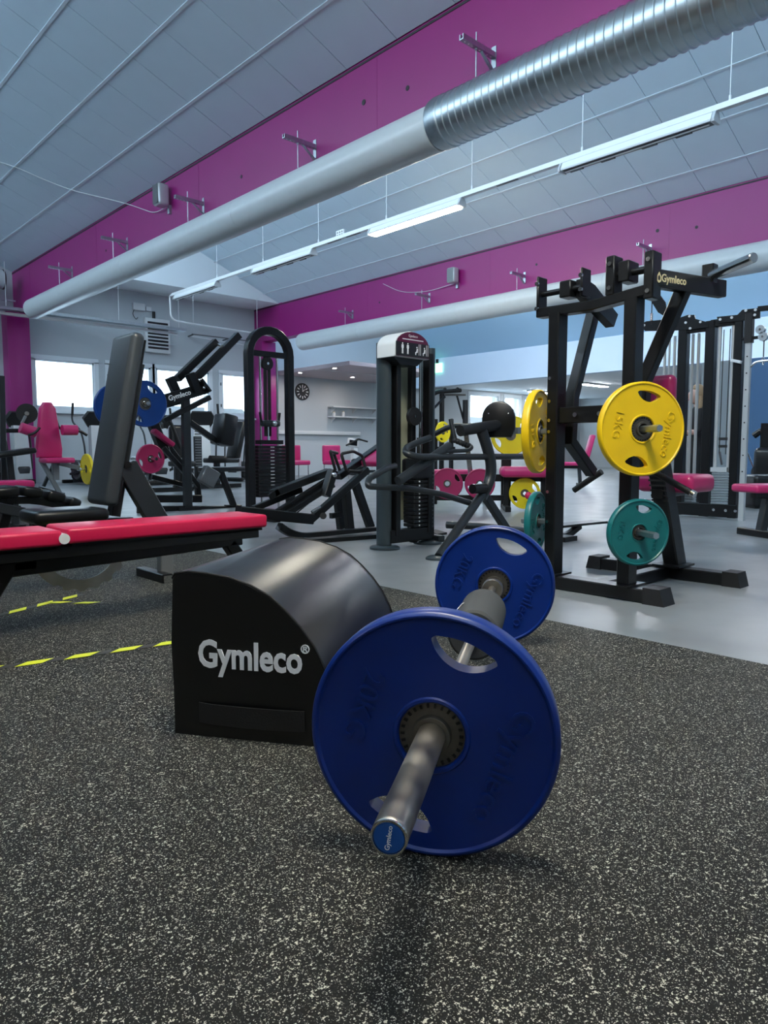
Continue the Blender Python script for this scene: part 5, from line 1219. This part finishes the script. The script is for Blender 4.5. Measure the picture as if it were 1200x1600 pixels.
# plate tree with yellow plates left of the round pad
q = onz(690, 752); f = Fr((q.x, q.y, 0), 0); K = lambda a, b, y, w, h, n, m='black_metal': Bm().bar([f.y(*a, y), f.y(*b, y)], w, h, up=(0, 1, 0)).build(n, m, t)
t = thing('plate_loaded_machine', 'black plate-loaded machine with yellow plates beside the slate hood machine', 'gym machine', f.o, 0)
for px in (680, 705): q2 = f.y(px, 700, 0); Bm().bar([(q2.x, 0, .02), (q2.x, 0, f.y(px, 655, 0).z)], .09, .08, up=(0, 1, 0)).build('post', 'black_metal', t)
K((705, 655), (712, 690), -.1, .07, .07, 'stay'); Bm().bar([V3(f.y(676, 752, 0), z=.04), V3(f.y(712, 752, 0), z=.04)], .10, .08).build('base_beam', 'black_metal', t)
q2 = f.y(692, 675, -.18); Bm().cyl((q2.x, -.32, q2.z), (q2.x, .05, q2.z), .024, 10).build('load_horn', 'chrome', t); q2 = f.y(679, 675, .25); Bm().cyl((q2.x, -.02, q2.z), (q2.x, .36, q2.z), .024, 10).build('load_horn', 'chrome', t)
Bm().bar([f.y(676, 700, 0), f.y(710, 700, 0)], .06, .06).build('cross_bar', 'black_metal', t)
for px, y, lab in ((692, -.18, 'yellow plate facing viewer between dark posts, left of round pad'), (679, .25, 'yellow plate partly hidden by the slate hood machine')):
    o = plate('yellow_bg', lab, f.y(px, 675, y)+f.o, -90, 70, 'yellow plates at the back'); o.scale = (1.1,)*3
# butterfly machine
q = onz(700, 740); f = Fr((q.x, q.y, 0), 0)
t = thing('butterfly_machine', 'black butterfly machine with hanging arm grip against the far windows', 'gym machine', f.o, 0)
q2 = f.y(690, 700, 0); Bm().bar([(q2.x, 0, .02), (q2.x, 0, f.y(690, 612, 0).z)], .12, .12).build('post', 'black_metal', t)
Bm().tube([f.y(672, 618, 0), f.y(685, 612, 0), f.y(719, 610, 0)], .07, 12, .1).build('top_arm', 'black_metal', t); Bm().tube([f.y(676, 640, -.1), f.y(695, 620, -.1)], .04, 10).build('stay', 'black_metal', t)
Bm().bar([f.y(692, 617, -.05), f.y(726, 617, -.05)], .1, .06).build('lower_arm', 'black_metal', t)
Bm().tube([f.y(714, 618, -.05), f.y(724, 655, -.05)], .035, 10).build('arm_tube', 'black_metal', t); Bm().cyl(f.y(727, 625, -.1), f.y(727, 664, -.1), .085, 16).build('arm_grip', 'black_rubber', t)
for px in (695, 715): Bm().ball(f.y(px, 608, 0), .06).build('cap', 'black_rubber', t)
Bm().box((q2.x, 0, .04), (.6, .5, .08)).build('base', 'black_metal', t); Bm().box((q2.x+.2, -.25, .5), (.45, .4, .09), None, .03, 3).build('seat', 'pink_vinyl', t)
# white console machine and dumbbell stand by the seating corner
q = onz(556, 742); f = Fr((q.x, q.y, 0), 0)
t = thing('exercise_bike', 'white exercise bike with dark screen right of the pink chairs', 'exercise bike', f.o, 0)
Bm().box(f.y(552, 692, 0), (.42, .12, .26), Matrix.Rotation(R(6), 4, 'Y'), .04, 3).build('console', 'white_plastic', t); Bm().box(f.y(552, 692, -.062), (.30, .012, .16), Matrix.Rotation(R(6), 4, 'Y')).build('display', 'screen', t)
q2 = f.y(553, 710, .05); Bm().prism([(-.10, 0), (.14, 0), (.10, .75), (-.06, .75)], .14, axes((q2.x, .12, .08), (1, 0, 0), (0, 0, 1), (0, -1, 0)), .02).build('mast', 'white_plastic', t)
Bm().tube([f.y(541, 696, -.05), f.y(560, 686, -.1), f.y(574, 690, -.05)], .028, 8, .05).build('handlebar', 'black_rubber', t)
Bm().box((q2.x, .05, .05), (.5, .9, .09), None, .03, 2).build('base', 'graphite_metal', t); Bm().box((q2.x+.05, -.1, .32), (.5, .25, .36), None, .1, 3).build('drive_cover', 'graphite_metal', t)
Bm().box((q2.x+.75, -.05, .72), (.26, .24, .10), None, .045, 3).build('saddle', 'black_vinyl', t); Bm().bar([(q2.x+.68, -.05, .1), (q2.x+.75, -.05, .70)], .06, .06).build('seat_post', 'silver_plastic', t); Bm().bar([(q2.x+.1, -.05, .10), (q2.x+.75, -.05, .10)], .1, .08).build('base_rail', 'graphite_metal', t)
q = onz(584, 738); f = Fr((q.x, q.y, 0), 0)
t = thing('dumbbell_stand', 'slanted grey dumbbell stand left of the slate hood machine', 'stand', f.o, 0)
Bm().bar([V3(f.y(570, 735, 0), z=.02), f.y(590, 650, 0)], .16, .16, up=(0, 1, 0)).build('upright', 'graphite_metal', t); Bm().box((f.y(580, 735, 0).x, 0, .03), (.6, .6, .06)).build('base', 'black_metal', t)
for i, (px, py) in enumerate(((580, 662), (577, 671), (575, 679), (571, 690), (568, 700))):
    p = f.y(px, py, -.1); d = thing('dumbbell', 'small chrome dumbbell on the slanted stand, number %s from the top' % ('one', 'two', 'three', 'four', 'five')[i], 'dumbbell', f.o+p, -30, 'dumbbells on the stand')
    Bm().cyl((-.10, 0, 0), (.06, 0, 0), .016, 8).build('handle', 'chrome', d)
    for s in (-.12, .05): Bm().cyl((s, 0, 0), (s+.05, 0, 0), .05, 12).build('head', 'black_rubber', d)
# low foot platform right of the machine's left post
q = onz(905, 838); f = Fr((q.x, q.y, 0), 0)
t = thing('step_platform', 'low black foot platform on a curved stay beside the machine post', 'foot platform', f.o, 0)
Bm().bar([f.y(868, 822, .0), f.y(905, 818, 0), f.y(937, 815, 0)], .16, .02).build('tread', 'black_metal', t)
Bm().bar([V3(f.y(865, 840, .02), z=.03), f.y(885, 838, .02), f.y(905, 822, .02)], .05, .05, .1).build('curved_stay', 'black_metal', t); Bm().box(V3(f.y(868, 842, 0), z=.02), (.18, .30, .04)).build('base', 'black_metal', t)
# squat black machines near the window between the trainers
q = onz(325, 764); f = Fr((q.x, q.y, 0), 0)
t = thing('stack_machine', 'small black weight-stack machine with ribbed column beyond the lever machine', 'gym machine', f.o, 0)
q2 = f.y(309, 700, 0); Bm().bar([(q2.x, 0, .02), (q2.x, 0, f.y(309, 682, 0).z)], .12, .12).build('column', 'black_metal', t)
for k in range(14): Bm().box((q2.x-.03, -.07, .45+.05*k), (.12, .02, .03)).build('weight_block', 'plate_grey', t)
Bm().bar([(q2.x-.5, 0, .05), (q2.x+.9, 0, .05)], .14, .08).build('base_beam', 'black_metal', t); Bm().box((q2.x+.5, 0, .55), (.6, .4, .10), None, .03, 2).build('seat', 'black_vinyl', t); Bm().bar([(q2.x+.4, 0, .5), (q2.x+.4, 0, .06)], .1, .1).build('seat_post', 'black_metal', t)
Bm().box((q2.x+.85, 0, .95), (.12, .4, .75), Matrix.Rotation(R(14), 4, 'Y'), .04, 2).build('backrest', 'black_vinyl', t)
q = onz(270, 768); f = Fr((q.x, q.y, 0), 0)
t = thing('row_machine', 'black seated row machine behind the lever machine post', 'gym machine', f.o, 0)
Bm().box(f.y(277, 690, 0), (.3, .16, .6), None, .06, 3).build('chest_pad', 'black_vinyl', t); Bm().bar([V3(f.y(277, 760, 0), z=.03), f.y(277, 700, 0)], .10, .10).build('post', 'black_metal', t)
Bm().tube([f.y(253, 670, -.1), f.y(253, 660, -.1), f.y(262, 655, -.1), f.y(267, 660, -.1), f.y(283, 700, -.1)], .03, 8, .06).build('handle', 'black_rubber', t)
Bm().bar([V3(f.y(240, 768, 0), z=.04), V3(f.y(300, 768, 0), z=.04)], .14, .08).build('base_beam', 'black_metal', t); Bm().box(V3(f.y(285, 745, 0), z=.5), (.4, .35, .1), None, .03, 2).build('seat', 'black_vinyl', t); Bm().bar([V3(f.y(285, 745, 0), z=.46), V3(f.y(285, 745, 0), z=.06)], .09, .09).build('seat_post', 'black_metal', t)
